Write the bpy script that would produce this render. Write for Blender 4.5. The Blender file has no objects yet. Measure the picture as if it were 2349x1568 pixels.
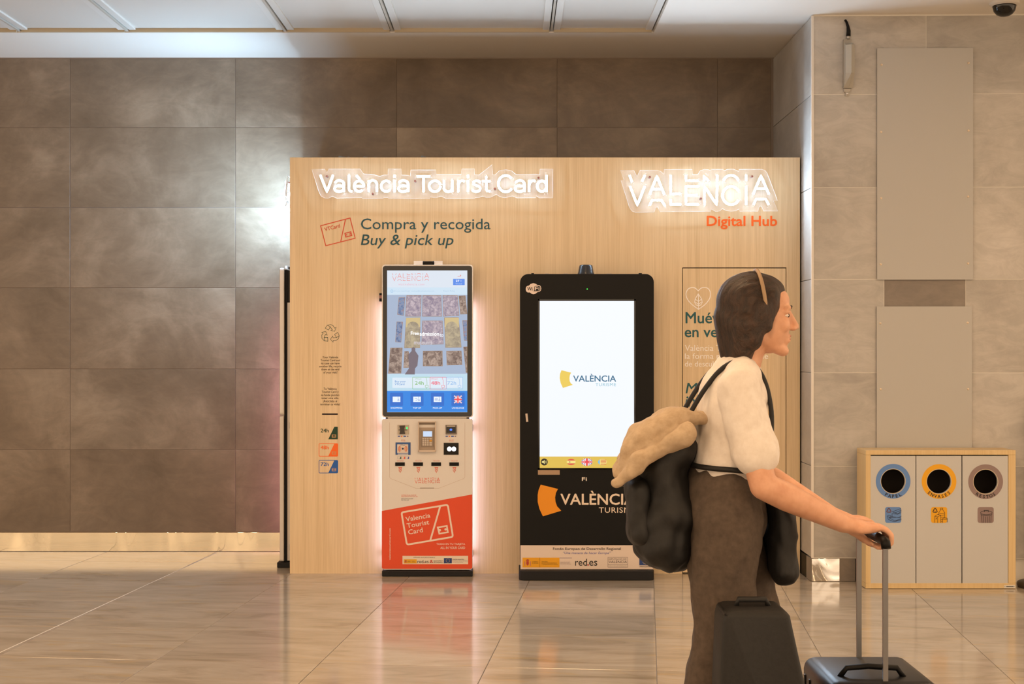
import bpy, bmesh, math, random
from mathutils import Vector, Matrix, Euler, noise

SC = bpy.context.scene
COL = SC.collection
random.seed(7)
PI = math.pi

# ------------------------------------------------------------------ camera, world, exposure
F, CX, HY, ZC, D = 3262.0, 1174.5, 795.0, 1.268, 7.956      # focal length (px), centre column, horizon row, eye height, distance to booth face
cam_data = bpy.data.cameras.new('camera')
cam_data.sensor_width = 36.0
cam_data.lens = F / 2349.0 * 36.0
cam_data.shift_y = (HY - 784.0) / 2349.0
cam_data.clip_end = 100
cam = bpy.data.objects.new('camera', cam_data)
COL.objects.link(cam)
cam.location = (0, -D, ZC)
cam.rotation_euler = (PI / 2, 0, 0)
SC.camera = cam

world = bpy.data.worlds.new('hall_light')
SC.world = world
world.use_nodes = True
world.node_tree.nodes['Background'].inputs[0].default_value = (1.0, 0.73, 0.49, 1)
world.node_tree.nodes['Background'].inputs[1].default_value = 1.85
SC.view_settings.view_transform = 'Standard'
SC.view_settings.look = 'None'
SC.view_settings.exposure = 0.0
SC.view_settings.gamma = 1.0
SC.view_settings.use_curve_mapping = False
NEON = 230.0          # white neon tubes
PINK = 13.0          # pink strip behind the ticket kiosks
FILL_LAMP = 30.0           # added fill lamps on the ceiling, out of view


def S(Y):
    return F / (Y + D)


def P(x, y, Y):
    s = S(Y)
    return Vector(((x - CX) / s, Y, ZC + (HY - y) / s))


# ------------------------------------------------------------------ materials
def lin(h):
    h = h.lstrip('#')
    out = []
    for i in (0, 2, 4):
        c = int(h[i:i + 2], 16) / 255.0
        out.append(c / 12.92 if c <= 0.04045 else ((c + 0.055) / 1.055) ** 2.4)
    return (*out, 1.0)


MATS = {}


def base_mat(name):
    m = bpy.data.materials.new(name)
    m.use_nodes = True
    return m, m.node_tree, m.node_tree.nodes['Principled BSDF']


def ink(h, rough=0.5, metal=0.0, spec=None):
    k = ('ink', h, rough, metal, spec)
    if k not in MATS:
        m, nt, b = base_mat('paint_' + h.lstrip('#'))
        b.inputs['Base Color'].default_value = lin(h)
        b.inputs['Roughness'].default_value = rough
        b.inputs['Metallic'].default_value = metal
        if spec is not None:
            b.inputs['Specular IOR Level'].default_value = spec
        MATS[k] = m
    return MATS[k]


def glow(h, st=1.0):
    k = ('glow', h, st)
    if k not in MATS:
        m, nt, b = base_mat('lit_' + h.lstrip('#'))
        b.inputs['Base Color'].default_value = (0.01, 0.01, 0.01, 1)
        b.inputs['Roughness'].default_value = 0.3
        b.inputs['Emission Color'].default_value = lin(h)
        b.inputs['Emission Strength'].default_value = st
        MATS[k] = m
    return MATS[k]


def nodes(nt, *specs):
    return [nt.nodes.new(s) for s in specs]


def ramp(nt, stops):
    r = nt.nodes.new('ShaderNodeValToRGB')
    el = r.color_ramp.elements
    while len(el) < len(stops):
        el.new(0.5)
    for e, (p, c) in zip(el, stops):
        e.position = p
        e.color = lin(c) if isinstance(c, str) else c
    return r


def coords(nt, scale=(1, 1, 1), rnd=True):
    tc, mp = nodes(nt, 'ShaderNodeTexCoord', 'ShaderNodeMapping')
    mp.inputs['Scale'].default_value = scale
    nt.links.new(tc.outputs['Object'], mp.inputs['Vector'])
    if rnd:
        oi, mul = nodes(nt, 'ShaderNodeObjectInfo', 'ShaderNodeVectorMath')
        mul.operation = 'SCALE'
        mul.inputs[0].default_value = (37.0, 91.0, 53.0)
        nt.links.new(oi.outputs['Random'], mul.inputs['Scale'])
        nt.links.new(mul.outputs['Vector'], mp.inputs['Location'])
    return mp


def noise_tex(nt, vec, scale, detail=6, rough=0.6, dist=0.0):
    n = nt.nodes.new('ShaderNodeTexNoise')
    n.inputs['Scale'].default_value = scale
    n.inputs['Detail'].default_value = detail
    n.inputs['Roughness'].default_value = rough
    n.inputs['Distortion'].default_value = dist
    nt.links.new(vec.outputs[0], n.inputs['Vector'])
    return n


def mixc(nt, a, b, fac, mode='MIX'):
    m = nt.nodes.new('ShaderNodeMix')
    m.data_type = 'RGBA'
    m.blend_type = mode
    for sock, v in ((m.inputs[0], fac), (m.inputs[6], a), (m.inputs[7], b)):
        if hasattr(v, 'is_output') or isinstance(v, bpy.types.NodeSocket):
            nt.links.new(v, sock)
        else:
            sock.default_value = v
    return m


def bump(nt, b, src, dist, strength=1.0):
    bp = nt.nodes.new('ShaderNodeBump')
    bp.inputs['Distance'].default_value = dist
    bp.inputs['Strength'].default_value = strength
    nt.links.new(src, bp.inputs['Height'])
    nt.links.new(bp.outputs['Normal'], b.inputs['Normal'])
    return bp


def make_wall_tile(name, dark, mid, light):
    m, nt, b = base_mat(name)
    v = coords(nt)
    n1 = noise_tex(nt, v, 1.6, 8, 0.62, 0.6)
    r1 = ramp(nt, [(0.32, dark), (0.52, mid), (0.72, light)])
    nt.links.new(n1.outputs['Fac'], r1.inputs['Fac'])
    v2 = coords(nt, (1.0, 1.0, 2.2))
    n2 = noise_tex(nt, v2, 5.0, 10, 0.7, 1.2)
    r2 = ramp(nt, [(0.40, (0.86, 0.86, 0.86, 1)), (0.62, (1.06, 1.06, 1.06, 1))])
    nt.links.new(n2.outputs['Fac'], r2.inputs['Fac'])
    mx = mixc(nt, r1.outputs['Color'], r2.outputs['Color'], 0.85, 'MULTIPLY')
    oi = nt.nodes.new('ShaderNodeObjectInfo')
    r3 = ramp(nt, [(0.0, (0.93, 0.93, 0.93, 1)), (1.0, (1.05, 1.04, 1.03, 1))])
    nt.links.new(oi.outputs['Random'], r3.inputs['Fac'])
    mx2 = mixc(nt, mx.outputs[2], r3.outputs['Color'], 1.0, 'MULTIPLY')
    nt.links.new(mx2.outputs[2], b.inputs['Base Color'])
    rr = ramp(nt, [(0.3, (0.36, 0.36, 0.36, 1)), (0.7, (0.52, 0.52, 0.52, 1))])
    nt.links.new(n2.outputs['Fac'], rr.inputs['Fac'])
    nt.links.new(rr.outputs['Color'], b.inputs['Roughness'])
    bump(nt, b, n2.outputs['Fac'], 0.0012, 0.5)
    return m


def make_wood(name, dark, light, sx=1.0):
    m, nt, b = base_mat(name)
    v = coords(nt, (42 * sx, 42, 0.9), rnd=False)
    n1 = noise_tex(nt, v, 1.0, 6, 0.65, 0.3)
    v2 = coords(nt, (190 * sx, 190, 3.0), rnd=False)
    n2 = noise_tex(nt, v2, 1.0, 4, 0.6)
    r1 = ramp(nt, [(0.34, dark), (0.66, light)])
    mixf = nt.nodes.new('ShaderNodeMath')
    mixf.operation = 'MULTIPLY_ADD'
    mixf.inputs[1].default_value = 0.45
    nt.links.new(n2.outputs['Fac'], mixf.inputs[0])
    m2 = nt.nodes.new('ShaderNodeMath')
    m2.operation = 'MULTIPLY'
    m2.inputs[1].default_value = 0.55
    nt.links.new(n1.outputs['Fac'], m2.inputs[0])
    nt.links.new(m2.outputs[0], mixf.inputs[2])
    nt.links.new(mixf.outputs[0], r1.inputs['Fac'])
    nt.links.new(r1.outputs['Color'], b.inputs['Base Color'])
    b.inputs['Roughness'].default_value = 0.42
    bump(nt, b, n2.outputs['Fac'], 0.0004, 0.3)
    return m


def make_floor():
    m, nt, b = base_mat('polished_limestone')
    v = coords(nt, (1.0, 3.2, 1.0))
    n1 = noise_tex(nt, v, 2.2, 8, 0.62, 0.8)
    r1 = ramp(nt, [(0.30, '#938674'), (0.46, '#a89d8d'), (0.62, '#b3a99a'), (0.80, '#bfb7a9')])
    nt.links.new(n1.outputs['Fac'], r1.inputs['Fac'])
    v2 = coords(nt, (4.0, 26.0, 1.0))
    n2 = noise_tex(nt, v2, 3.0, 6, 0.7, 0.5)
    r2 = ramp(nt, [(0.30, (0.72, 0.66, 0.60, 1)), (0.42, (1, 1, 1, 1))])
    nt.links.new(n2.outputs['Fac'], r2.inputs['Fac'])
    mx = mixc(nt, r1.outputs['Color'], r2.outputs['Color'], 0.30, 'MULTIPLY')
    v3 = coords(nt, (1.0, 5.0, 1.0))
    n3 = noise_tex(nt, v3, 1.7, 5, 0.6, 1.5)
    r3 = ramp(nt, [(0.57, (0, 0, 0, 1)), (0.72, (0.75, 0.75, 0.75, 1))])
    nt.links.new(n3.outputs['Fac'], r3.inputs['Fac'])
    mx2 = mixc(nt, mx.outputs[2], lin('#b39c74'), r3.outputs['Color'])
    oi = nt.nodes.new('ShaderNodeObjectInfo')
    r4 = ramp(nt, [(0.0, (0.88, 0.86, 0.84, 1)), (0.5, (1, 1, 1, 1)), (1.0, (1.05, 1.03, 1.0, 1))])
    nt.links.new(oi.outputs['Random'], r4.inputs['Fac'])
    mx3 = mixc(nt, mx2.outputs[2], r4.outputs['Color'], 1.0, 'MULTIPLY')
    nt.links.new(mx3.outputs[2], b.inputs['Base Color'])
    b.inputs['Roughness'].default_value = 0.11
    b.inputs['IOR'].default_value = 1.52
    n4 = noise_tex(nt, coords(nt, (1, 1, 1)), 9.0, 3, 0.5)
    bump(nt, b, n4.outputs['Fac'], 0.0006, 0.25)
    return m


def make_metal(name, h, rough, warp, wscale=(1, 1, 1)):
    m, nt, b = base_mat(name)
    b.inputs['Base Color'].default_value = lin(h)
    b.inputs['Metallic'].default_value = 1.0
    b.inputs['Roughness'].default_value = rough
    n = noise_tex(nt, coords(nt, wscale), 5.0, 2, 0.4, 0.6)
    bump(nt, b, n.outputs['Fac'], warp, 1.0)
    return m


def make_fabric(name, a, c, rough=0.9, scale=60, dist=0.002):
    m, nt, b = base_mat(name)
    n = noise_tex(nt, coords(nt, rnd=False), scale, 4, 0.6)
    r = ramp(nt, [(0.3, a), (0.7, c)])
    nt.links.new(n.outputs['Fac'], r.inputs['Fac'])
    nt.links.new(r.outputs['Color'], b.inputs['Base Color'])
    b.inputs['Roughness'].default_value = rough
    bump(nt, b, n.outputs['Fac'], dist, 0.5)
    return m


M_WALL = make_wall_tile('brown_cement_tile', '#665747', '#7a6a59', '#988875')
M_PILLAR = make_wall_tile('beige_cement_tile', '#a4a09b', '#b5b2ad', '#c1beba')
M_PILLAR_DARK = make_wall_tile('dark_cement_tile', '#79706a', '#867d74', '#938a80')
M_GROUT = ink('#8a7c70', 0.9)
M_GROUT_P = ink('#dcd9d2', 0.9)
M_WOOD = make_wood('oak_laminate', '#cdb48c', '#e6d0ac')
M_BIRCH = make_wood('beech_board', '#cbae7c', '#dac294')
M_FLOOR = make_floor()
M_FGROUT = ink('#8a8072', 0.6)
M_SKIRT = make_metal('brushed_skirting', '#dccdb0', 0.07, 0.035, (0.9, 1, 0.15))
M_ALU = make_metal('crinkled_aluminium', '#f2f0ec', 0.10, 0.03, (1, 1, 1))
M_CHROME = ink('#e8e8e8', 0.15, 1.0)
M_STEEL = ink('#a9a49c', 0.4, 0.8)
M_PLASTER = ink('#e6e1d8', 0.85)
M_PANELMETAL = ink('#d2cdc4', 0.55)
M_TAN = ink('#b8aa90', 0.7)
M_CREAM = ink('#dad6d2', 0.45)
M_CREAMRIM = ink('#e6e2de', 0.35)
M_BLACK = ink('#090909', 0.5, 0.0, 0.22)
M_BLACKGLASS = ink('#060606', 0.08)
M_PLATE = ink('#b2b1ae', 0.5)
M_WHITEDOOR = ink('#bfbfbe', 0.5)
M_DARKIN = ink('#1a0f08', 0.8)
M_CHAR = ink('#161618', 0.55, 0.0, 0.3)

m, nt, b = base_mat('clear_acrylic')
b.inputs['Base Color'].default_value = (0.9, 0.92, 0.95, 1)
b.inputs['Roughness'].default_value = 0.25
tr = nt.nodes.new('ShaderNodeBsdfTransparent')
mxs = nt.nodes.new('ShaderNodeMixShader')
mxs.inputs[0].default_value = 0.10
nt.links.new(tr.outputs[0], mxs.inputs[1])
nt.links.new(b.outputs[0], mxs.inputs[2])
nt.links.new(mxs.outputs[0], nt.nodes['Material Output'].inputs['Surface'])
M_ACRYLIC = m
M_ACRYLIC_EDGE = ink('#f2f4fb', 0.3)
M_NEON = glow('#cbe6ff', NEON)
M_NEON_L = glow('#b4dcff', NEON * 2.7)


# ------------------------------------------------------------------ geometry helpers
def tag(o, label=None, cat=None, group=None, kind=None):
    if label:
        o['label'] = label
    if cat:
        o['category'] = cat
    if group:
        o['group'] = group
    if kind:
        o['kind'] = kind
    return o


def empty(name, loc, label, cat, group=None):
    o = bpy.data.objects.new(name, None)
    o.empty_display_size = 0.1
    COL.objects.link(o)
    o.location = loc
    return tag(o, label, cat, group)


def origin(o):
    while o is not None and o.parent is not None:
        o = o.parent
    return Vector(o.location) if o is not None else Vector((0, 0, 0))


def link(name, me, mat, parent=None, smooth=False):
    o = bpy.data.objects.new(name, me)
    COL.objects.link(o)
    if mat is not None and len(me.materials) == 0:
        me.materials.append(mat)
    if parent is not None:
        o.parent = parent
    if smooth:
        me.polygons.foreach_set('use_smooth', [True] * len(me.polygons))
    return o


class MB:
    def __init__(self):
        self.v, self.f = [], []

    def add(self, vs, fs):
        n = len(self.v)
        self.v += [Vector(p) for p in vs]
        self.f += [tuple(i + n for i in q) for q in fs]
        return self

    def box(self, x0, x1, y0, y1, z0, z1):
        vs = [(x, y, z) for x in (x0, x1) for y in (y0, y1) for z in (z0, z1)]
        return self.add(vs, [(0, 1, 3, 2), (4, 6, 7, 5), (0, 4, 5, 1), (2, 3, 7, 6), (0, 2, 6, 4), (1, 5, 7, 3)])

    def pbox(self, x0, y0, x1, y1, Y0, Y1):
        """box from pixel bounds measured on plane Y0 (front) reaching back to Y1"""
        a, c = P(x0, y1, Y0), P(x1, y0, Y0)
        return self.box(a.x, c.x, Y0, Y1, a.z, c.z)

    def prism(self, pts, y0, y1):
        """pts: (X, Z) outline"""
        n = len(pts)
        vs = [(x, y0, z) for x, z in pts] + [(x, y1, z) for x, z in pts]
        fs = [tuple(range(n)), tuple(range(2 * n - 1, n - 1, -1))]
        fs += [(i, i + n, (i + 1) % n + n, (i + 1) % n) for i in range(n)]
        return self.add(vs, fs)

    def pprism(self, pts, Y0, Y1):
        q = [P(x, y, Y0) for x, y in pts]
        return self.prism([(p.x, p.z) for p in q], Y0, Y1)

    def tube(self, pts, r, n=8, caps=True, closed=False):
        pts = [Vector(p) for p in pts]
        rs = r if isinstance(r, (list, tuple)) else [r] * len(pts)
        rings = []
        N = len(pts)
        up = None
        for i, p in enumerate(pts):
            if closed:
                t = (pts[(i + 1) % N] - pts[i - 1])
            else:
                t = pts[min(i + 1, N - 1)] - pts[max(i - 1, 0)]
            t = t.normalized() if t.length > 1e-9 else Vector((0, 0, 1))
            if up is None:
                up = Vector((0, 1, 0)) if abs(t.y) < 0.9 else Vector((0, 0, 1))
            a = (up - t * up.dot(t))
            if a.length < 1e-6:
                a = t.orthogonal()
            a.normalize()
            up = a
            c = t.cross(a)
            k = 1.0
            if not closed and 0 < i < N - 1:
                d1, d2 = (p - pts[i - 1]).normalized(), (pts[i + 1] - p).normalized()
                k = min(1.6, 1.0 / max(0.5, math.sqrt(max(0.0, (1 + d1.dot(d2)) / 2))))
            rings.append([p + (a * math.cos(2 * PI * j / n) + c * math.sin(2 * PI * j / n)) * rs[i] * (k if False else 1) for j in range(n)])
        base = len(self.v)
        for rg in rings:
            self.v += rg
        R = N if closed else N - 1
        for i in range(R):
            for j in range(n):
                a0 = base + i * n + j
                a1 = base + i * n + (j + 1) % n
                b0 = base + ((i + 1) % N) * n + j
                b1 = base + ((i + 1) % N) * n + (j + 1) % n
                self.f.append((a0, b0, b1, a1))
        if caps and not closed:
            self.f.append(tuple(base + j for j in range(n)))
            self.f.append(tuple(base + (N - 1) * n + j for j in range(n - 1, -1, -1)))
        return self

    def lathe(self, prof, c, axis='z', n=32):
        """prof: (radius, offset along axis)"""
        c = Vector(c)
        base = len(self.v)
        for r, h in prof:
            for j in range(n):
                a = 2 * PI * j / n
                u, w = r * math.cos(a), r * math.sin(a)
                if axis == 'z':
                    self.v.append(c + Vector((u, w, h)))
                elif axis == 'y':
                    self.v.append(c + Vector((u, h, w)))
                else:
                    self.v.append(c + Vector((h, u, w)))
        for i in range(len(prof) - 1):
            for j in range(n):
                self.f.append((base + i * n + j, base + i * n + (j + 1) % n, base + (i + 1) * n + (j + 1) % n, base + (i + 1) * n + j))
        self.f.append(tuple(base + j for j in range(n)))
        self.f.append(tuple(base + (len(prof) - 1) * n + j for j in range(n - 1, -1, -1)))
        return self

    def ell(self, c, r, rot=None, nu=16, nv=10):
        c = Vector(c)
        R = Euler(rot).to_matrix() if rot else None
        base = len(self.v)
        vs = [Vector((0, 0, -1))]
        for i in range(1, nv):
            ph = -PI / 2 + PI * i / nv
            for j in range(nu):
                a = 2 * PI * j / nu
                vs.append(Vector((math.cos(ph) * math.cos(a), math.cos(ph) * math.sin(a), math.sin(ph))))
        vs.append(Vector((0, 0, 1)))
        for p in vs:
            q = Vector((p.x * r[0], p.y * r[1], p.z * r[2]))
            if R:
                q = R @ q
            self.v.append(c + q)
        for j in range(nu):
            self.f.append((base, base + 1 + (j + 1) % nu, base + 1 + j))
            t = base + 1 + (nv - 2) * nu
            self.f.append((base + len(vs) - 1, t + j, t + (j + 1) % nu))
        for i in range(nv - 2):
            for j in range(nu):
                a0 = base + 1 + i * nu + j
                a1 = base + 1 + i * nu + (j + 1) % nu
                self.f.append((a0, a1, a1 + nu, a0 + nu))
        return self

    def cap(self, p0, r0, p1, r1, sy=1.0, n=16):
        """tapered capsule, lateral (y) scale sy"""
        p0, p1 = Vector(p0), Vector(p1)
        t = (p1 - p0)
        L = t.length
        t.normalize()
        a = Vector((0, 1, 0)) if abs(t.y) < 0.9 else Vector((0, 0, 1))
        a = (a - t * a.dot(t)).normalized()
        c = t.cross(a)
        base = len(self.v)
        rings = []
        for k in range(1, 6):
            th = -PI / 2 + PI / 2 * k / 5
            rings.append((p0 + t * r0 * math.sin(th), r0 * math.cos(th)))
        for k in range(0, 5):
            th = PI / 2 * k / 5
            rings.append((p1 + t * r1 * math.sin(th), r1 * math.cos(th)))
        self.v.append(p0 - t * r0)
        for pc, rr in rings:
            for j in range(n):
                an = 2 * PI * j / n
                self.v.append(pc + a * (rr * math.cos(an) * sy) + c * (rr * math.sin(an)))
        self.v.append(p1 + t * r1)
        last = len(self.v) - 1
        for j in range(n):
            self.f.append((base, base + 1 + (j + 1) % n, base + 1 + j))
            t0 = base + 1 + (len(rings) - 1) * n
            self.f.append((last, t0 + j, t0 + (j + 1) % n))
        for i in range(len(rings) - 1):
            for j in range(n):
                a0 = base + 1 + i * n + j
                a1 = base + 1 + i * n + (j + 1) % n
                self.f.append((a0, a1, a1 + n, a0 + n))
        return self

    def mesh(self, name, org=Vector((0, 0, 0)), bevel=0.0, seg=2, recalc=True):
        me = bpy.data.meshes.new(name)
        me.from_pydata([tuple(p - org) for p in self.v], [], self.f)
        bm = bmesh.new()
        bm.from_mesh(me)
        if recalc:
            bmesh.ops.recalc_face_normals(bm, faces=bm.faces)
        if bevel > 0:
            es = [e for e in bm.edges if len(e.link_faces) == 2 and e.calc_face_angle(0) > 0.5]
            bmesh.ops.bevel(bm, geom=es, offset=bevel, segments=seg, affect='EDGES', profile=0.5)
        bm.to_mesh(me)
        bm.free()
        return me

    def build(self, name, mat, parent=None, bevel=0.0, smooth=False, seg=2, label=None):
        me = self.mesh(name, origin(parent) if parent else Vector((0, 0, 0)), bevel, seg)
        o = link(name, me, mat, parent, smooth)
        if label:
            o['label'] = label
        return o


def flat(name, polys, mat, parent, Y, lay=0, label=None):
    """flat print: polygons given in photo pixels on the plane Y"""
    mb = MB()
    for i, pg in enumerate(polys):
        yy = Y - 0.0006 - lay * 0.0003 - i * 0.00002
        q = [P(x, y, Y) for x, y in pg]
        mb.add([(p.x, yy, p.z) for p in q], [tuple(range(len(q)))])
    me = mb.mesh(name, origin(parent), recalc=False)
    for p in me.polygons:
        pass
    bm = bmesh.new()
    bm.from_mesh(me)
    for f in bm.faces:
        f.normal_update()
        if f.normal.y > 0:
            f.normal_flip()
    bm.to_mesh(me)
    bm.free()
    o = link(name, me, mat, parent)
    if label:
        o['label'] = label
    return o


def rect(x0, y0, x1, y1):
    return [(x0, y0), (x1, y0), (x1, y1), (x0, y1)]


def rrect(x0, y0, x1, y1, r, n=5):
    out = []
    for cx, cy, a0 in ((x1 - r, y0 + r, -90), (x1 - r, y1 - r, 0), (x0 + r, y1 - r, 90), (x0 + r, y0 + r, 180)):
        for k in range(n + 1):
            a = math.radians(a0 + 90 * k / n)
            out.append((cx + r * math.cos(a), cy + r * math.sin(a)))
    return out


def circ(cx, cy, rx, ry=None, n=32):
    ry = ry or rx
    return [(cx + rx * math.cos(2 * PI * k / n), cy + ry * math.sin(2 * PI * k / n)) for k in range(n)]


def arc(cx, cy, rx, ry, a0, a1, n=14):
    """degrees, 0 right, 90 DOWN the picture"""
    return [(cx + rx * math.cos(math.radians(a0 + (a1 - a0) * k / n)), cy + ry * math.sin(math.radians(a0 + (a1 - a0) * k / n))) for k in range(n + 1)]


def stroke(pts, w, closed=False):
    N = len(pts)
    L, R = [], []
    for i in range(N):
        p = Vector(pts[i])
        if closed:
            d1, d2 = (p - Vector(pts[i - 1])), (Vector(pts[(i + 1) % N]) - p)
        else:
            d1 = (p - Vector(pts[i - 1])) if i > 0 else (Vector(pts[1]) - p)
            d2 = (Vector(pts[i + 1]) - p) if i < N - 1 else d1
        d1, d2 = d1.normalized(), d2.normalized()
        n1, n2 = Vector((-d1.y, d1.x)), Vector((-d2.y, d2.x))
        mt = (n1 + n2)
        if mt.length < 1e-6:
            mt = n1
        mt.normalize()
        k = 1.0 / max(0.45, mt.dot(n1))
        L.append(p + mt * w * 0.5 * k)
        R.append(p - mt * w * 0.5 * k)
    out = []
    for i in range(N if closed else N - 1):
        j = (i + 1) % N
        out.append([tuple(L[i]), tuple(L[j]), tuple(R[j]), tuple(R[i])])
    return out


def rot2(pts, c, deg):
    a = math.radians(deg)
    ca, sa = math.cos(a), math.sin(a)
    return [(c[0] + (x - c[0]) * ca - (y - c[1]) * sa, c[1] + (x - c[0]) * sa + (y - c[1]) * ca) for x, y in pts]


TXT = {}


def text_geo(body, bold=0.0, shear=0.0, align='LEFT', space=1.0, lead=1.0):
    k = (body, shear, align, space, lead)
    if k not in TXT:
        cu = bpy.data.curves.new('txt', 'FONT')
        cu.body = body
        cu.shear = shear
        cu.align_x = align
        cu.space_character = space
        cu.space_line = lead
        cu.resolution_u = 3
        ob = bpy.data.objects.new('txt', cu)
        COL.objects.link(ob)
        dg = bpy.context.evaluated_depsgraph_get()
        me = bpy.data.meshes.new_from_object(ob.evaluated_get(dg))
        vs = [(v.co.x, v.co.y) for v in me.vertices]
        fs = [tuple(p.vertices) for p in me.polygons]
        bpy.data.objects.remove(ob)
        bpy.data.curves.remove(cu)
        bpy.data.meshes.remove(me)
        TXT[k] = (vs, fs)
    return TXT[k]


def text(body, box, mat, parent, Y, bold=0.0, shear=0.0, align='LEFT', rot=0.0, lay=1, name='lettering', by_height=False, space=1.0, lead=1.0, words=False):
    """print whose ink fills the pixel box on plane Y; by_height keeps the natural width"""
    vs, fs = text_geo(body, bold, shear, align, space, lead)
    x0, x1 = min(v[0] for v in vs), max(v[0] for v in vs)
    y0, y1 = min(v[1] for v in vs), max(v[1] for v in vs)
    bx0, by0, bx1, by1 = box
    ky = (by1 - by0) / (y1 - y0)
    kx = ky if by_height else (bx1 - bx0) / (x1 - x0)
    pts = [(bx0 + (x - x0) * kx, by1 - (y - y0) * ky) for x, y in vs]
    if rot:
        pts = rot2(pts, ((bx0 + bx1) / 2, (by0 + by1) / 2), rot)
    q = [P(x, y, Y) for x, y in pts]
    yy = Y - 0.0006 - lay * 0.0003
    mb = MB()
    bw = bold * ky / S(Y)
    offs = ((0, 0), (1, 0), (-1, 0), (0, 1), (0, -1), (0.7, 0.7), (-0.7, -0.7), (0.7, -0.7), (-0.7, 0.7)) if bold else ((0, 0),)
    sets = [fs]
    if words:                                  # one part for each printed word
        own = list(range(len(vs)))

        def root(i):
            while own[i] != i:
                own[i] = own[own[i]]
                i = own[i]
            return i
        for f in fs:
            for v in f[1:]:
                own[root(v)] = root(f[0])
        ext = {}
        for i, v in enumerate(vs):
            r0 = root(i)
            sx = v[0] - shear * v[1]
            a_, b_ = ext.get(r0, (9e9, -9e9))
            ext[r0] = (min(a_, sx), max(b_, sx))
        order = sorted(ext, key=lambda r0: ext[r0][0])
        grp, g, far = {}, 0, -9e9
        for r0 in order:
            if far > -9e8 and ext[r0][0] - far > 0.17:
                g += 1
            grp[r0] = g
            far = max(far, ext[r0][1])
        sets = [[f for f in fs if grp[root(f[0])] == k] for k in range(g + 1)]
    for ff in sets:
        mb = MB()
        used = sorted({v for f in ff for v in f})
        ix = {v: i for i, v in enumerate(used)}
        for i, (ex, ez) in enumerate(offs):
            mb.add([(q[v].x + ex * bw, yy - i * 0.000025, q[v].z + ez * bw) for v in used], [tuple(ix[v] for v in f) for f in ff])
        me = mb.mesh(name, origin(parent), recalc=False)
        ob = link(name, me, mat, parent)
    return ob


def text_arc(body, cx, cy, r, a_mid, step, h, mat, parent, Y, bold=0.012, lay=2):
    """letters along the bottom of a circle, centre angle a_mid (90 = straight down)"""
    mb = MB()
    n = len(body)
    for i, ch in enumerate(body):
        vs, fs = text_geo(ch, bold)
        x0, x1 = min(v[0] for v in vs), max(v[0] for v in vs)
        y0, y1 = min(v[1] for v in vs), max(v[1] for v in vs)
        k = h / (y1 - y0)
        a = a_mid - (i - (n - 1) / 2) * step
        pts = [((x - (x0 + x1) / 2) * k, -(y - (y0 + y1) / 2) * k) for x, y in vs]
        pts = rot2(pts, (0, 0), a - 90)
        px_, py_ = cx + r * math.cos(math.radians(a)), cy + r * math.sin(math.radians(a))
        q = [P(px_ + x, py_ + y, Y) for x, y in pts]
        bw = bold * k / S(Y)
        for i2, (ex, ez) in enumerate(((0, 0), (1, 0), (-1, 0), (0, 1), (0, -1))):
            mb.add([(p.x + ex * bw, Y - 0.0006 - lay * 0.0003 - i2 * 0.000025, p.z + ez * bw) for p in q], fs)
    me = mb.mesh('lettering', origin(parent), recalc=False)
    return link('lettering', me, mat, parent)


def curve(pts, n=5):
    """smooth run of points through the given ones"""
    pts = [Vector(q) for q in pts]
    ext = [pts[0] * 2 - pts[1]] + pts + [pts[-1] * 2 - pts[-2]]
    out = []
    for i in range(1, len(ext) - 2):
        p0, p1, p2, p3 = ext[i - 1:i + 3]
        for k in range(n):
            t = k / n
            out.append(0.5 * ((2 * p1) + (p2 - p0) * t + (2 * p0 - 5 * p1 + 4 * p2 - p3) * t * t + (3 * p1 - p0 - 3 * p2 + p3) * t ** 3))
    return out + [pts[-1]]


def copy_tree(o, parent=None):
    c = o.copy()
    COL.objects.link(c)
    c.parent = parent
    for ch in list(o.children):
        copy_tree(ch, c)
    return c


def blob(name, mb, voxel, mat, parent, it=3, label=None, fn=None):
    """weld overlapping closed pieces into one continuous smooth surface"""
    org = origin(parent)
    me0 = mb.mesh('tmp', org)
    ob = bpy.data.objects.new('tmp', me0)
    COL.objects.link(ob)
    md = ob.modifiers.new('r', 'REMESH')
    md.mode = 'VOXEL'
    md.voxel_size = voxel
    dg = bpy.context.evaluated_depsgraph_get()
    me = bpy.data.meshes.new_from_object(ob.evaluated_get(dg))
    me.name = name
    bpy.data.objects.remove(ob)
    bm = bmesh.new()
    bm.from_mesh(me)
    for _ in range(it):
        bmesh.ops.smooth_vert(bm, verts=bm.verts, factor=0.5, use_axis_x=True, use_axis_y=True, use_axis_z=True)
    if fn:
        bm.normal_update()
        for v in bm.verts:
            v.co += fn(v.co, v.normal)
    bm.to_mesh(me)
    bm.free()
    me.materials.clear()
    o = link(name, me, mat, parent, True)
    if label:
        o['label'] = label
    return o


# ------------------------------------------------------------------ the setting
H = 3.06                                   # ceiling height
WY = 0.86                                  # back wall plane
BX0, BX1, BZ = (665 - CX) / 410, (1835 - CX) / 410, ZC + (HY - 361) / 410     # booth extents
TH = 0.012

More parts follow.
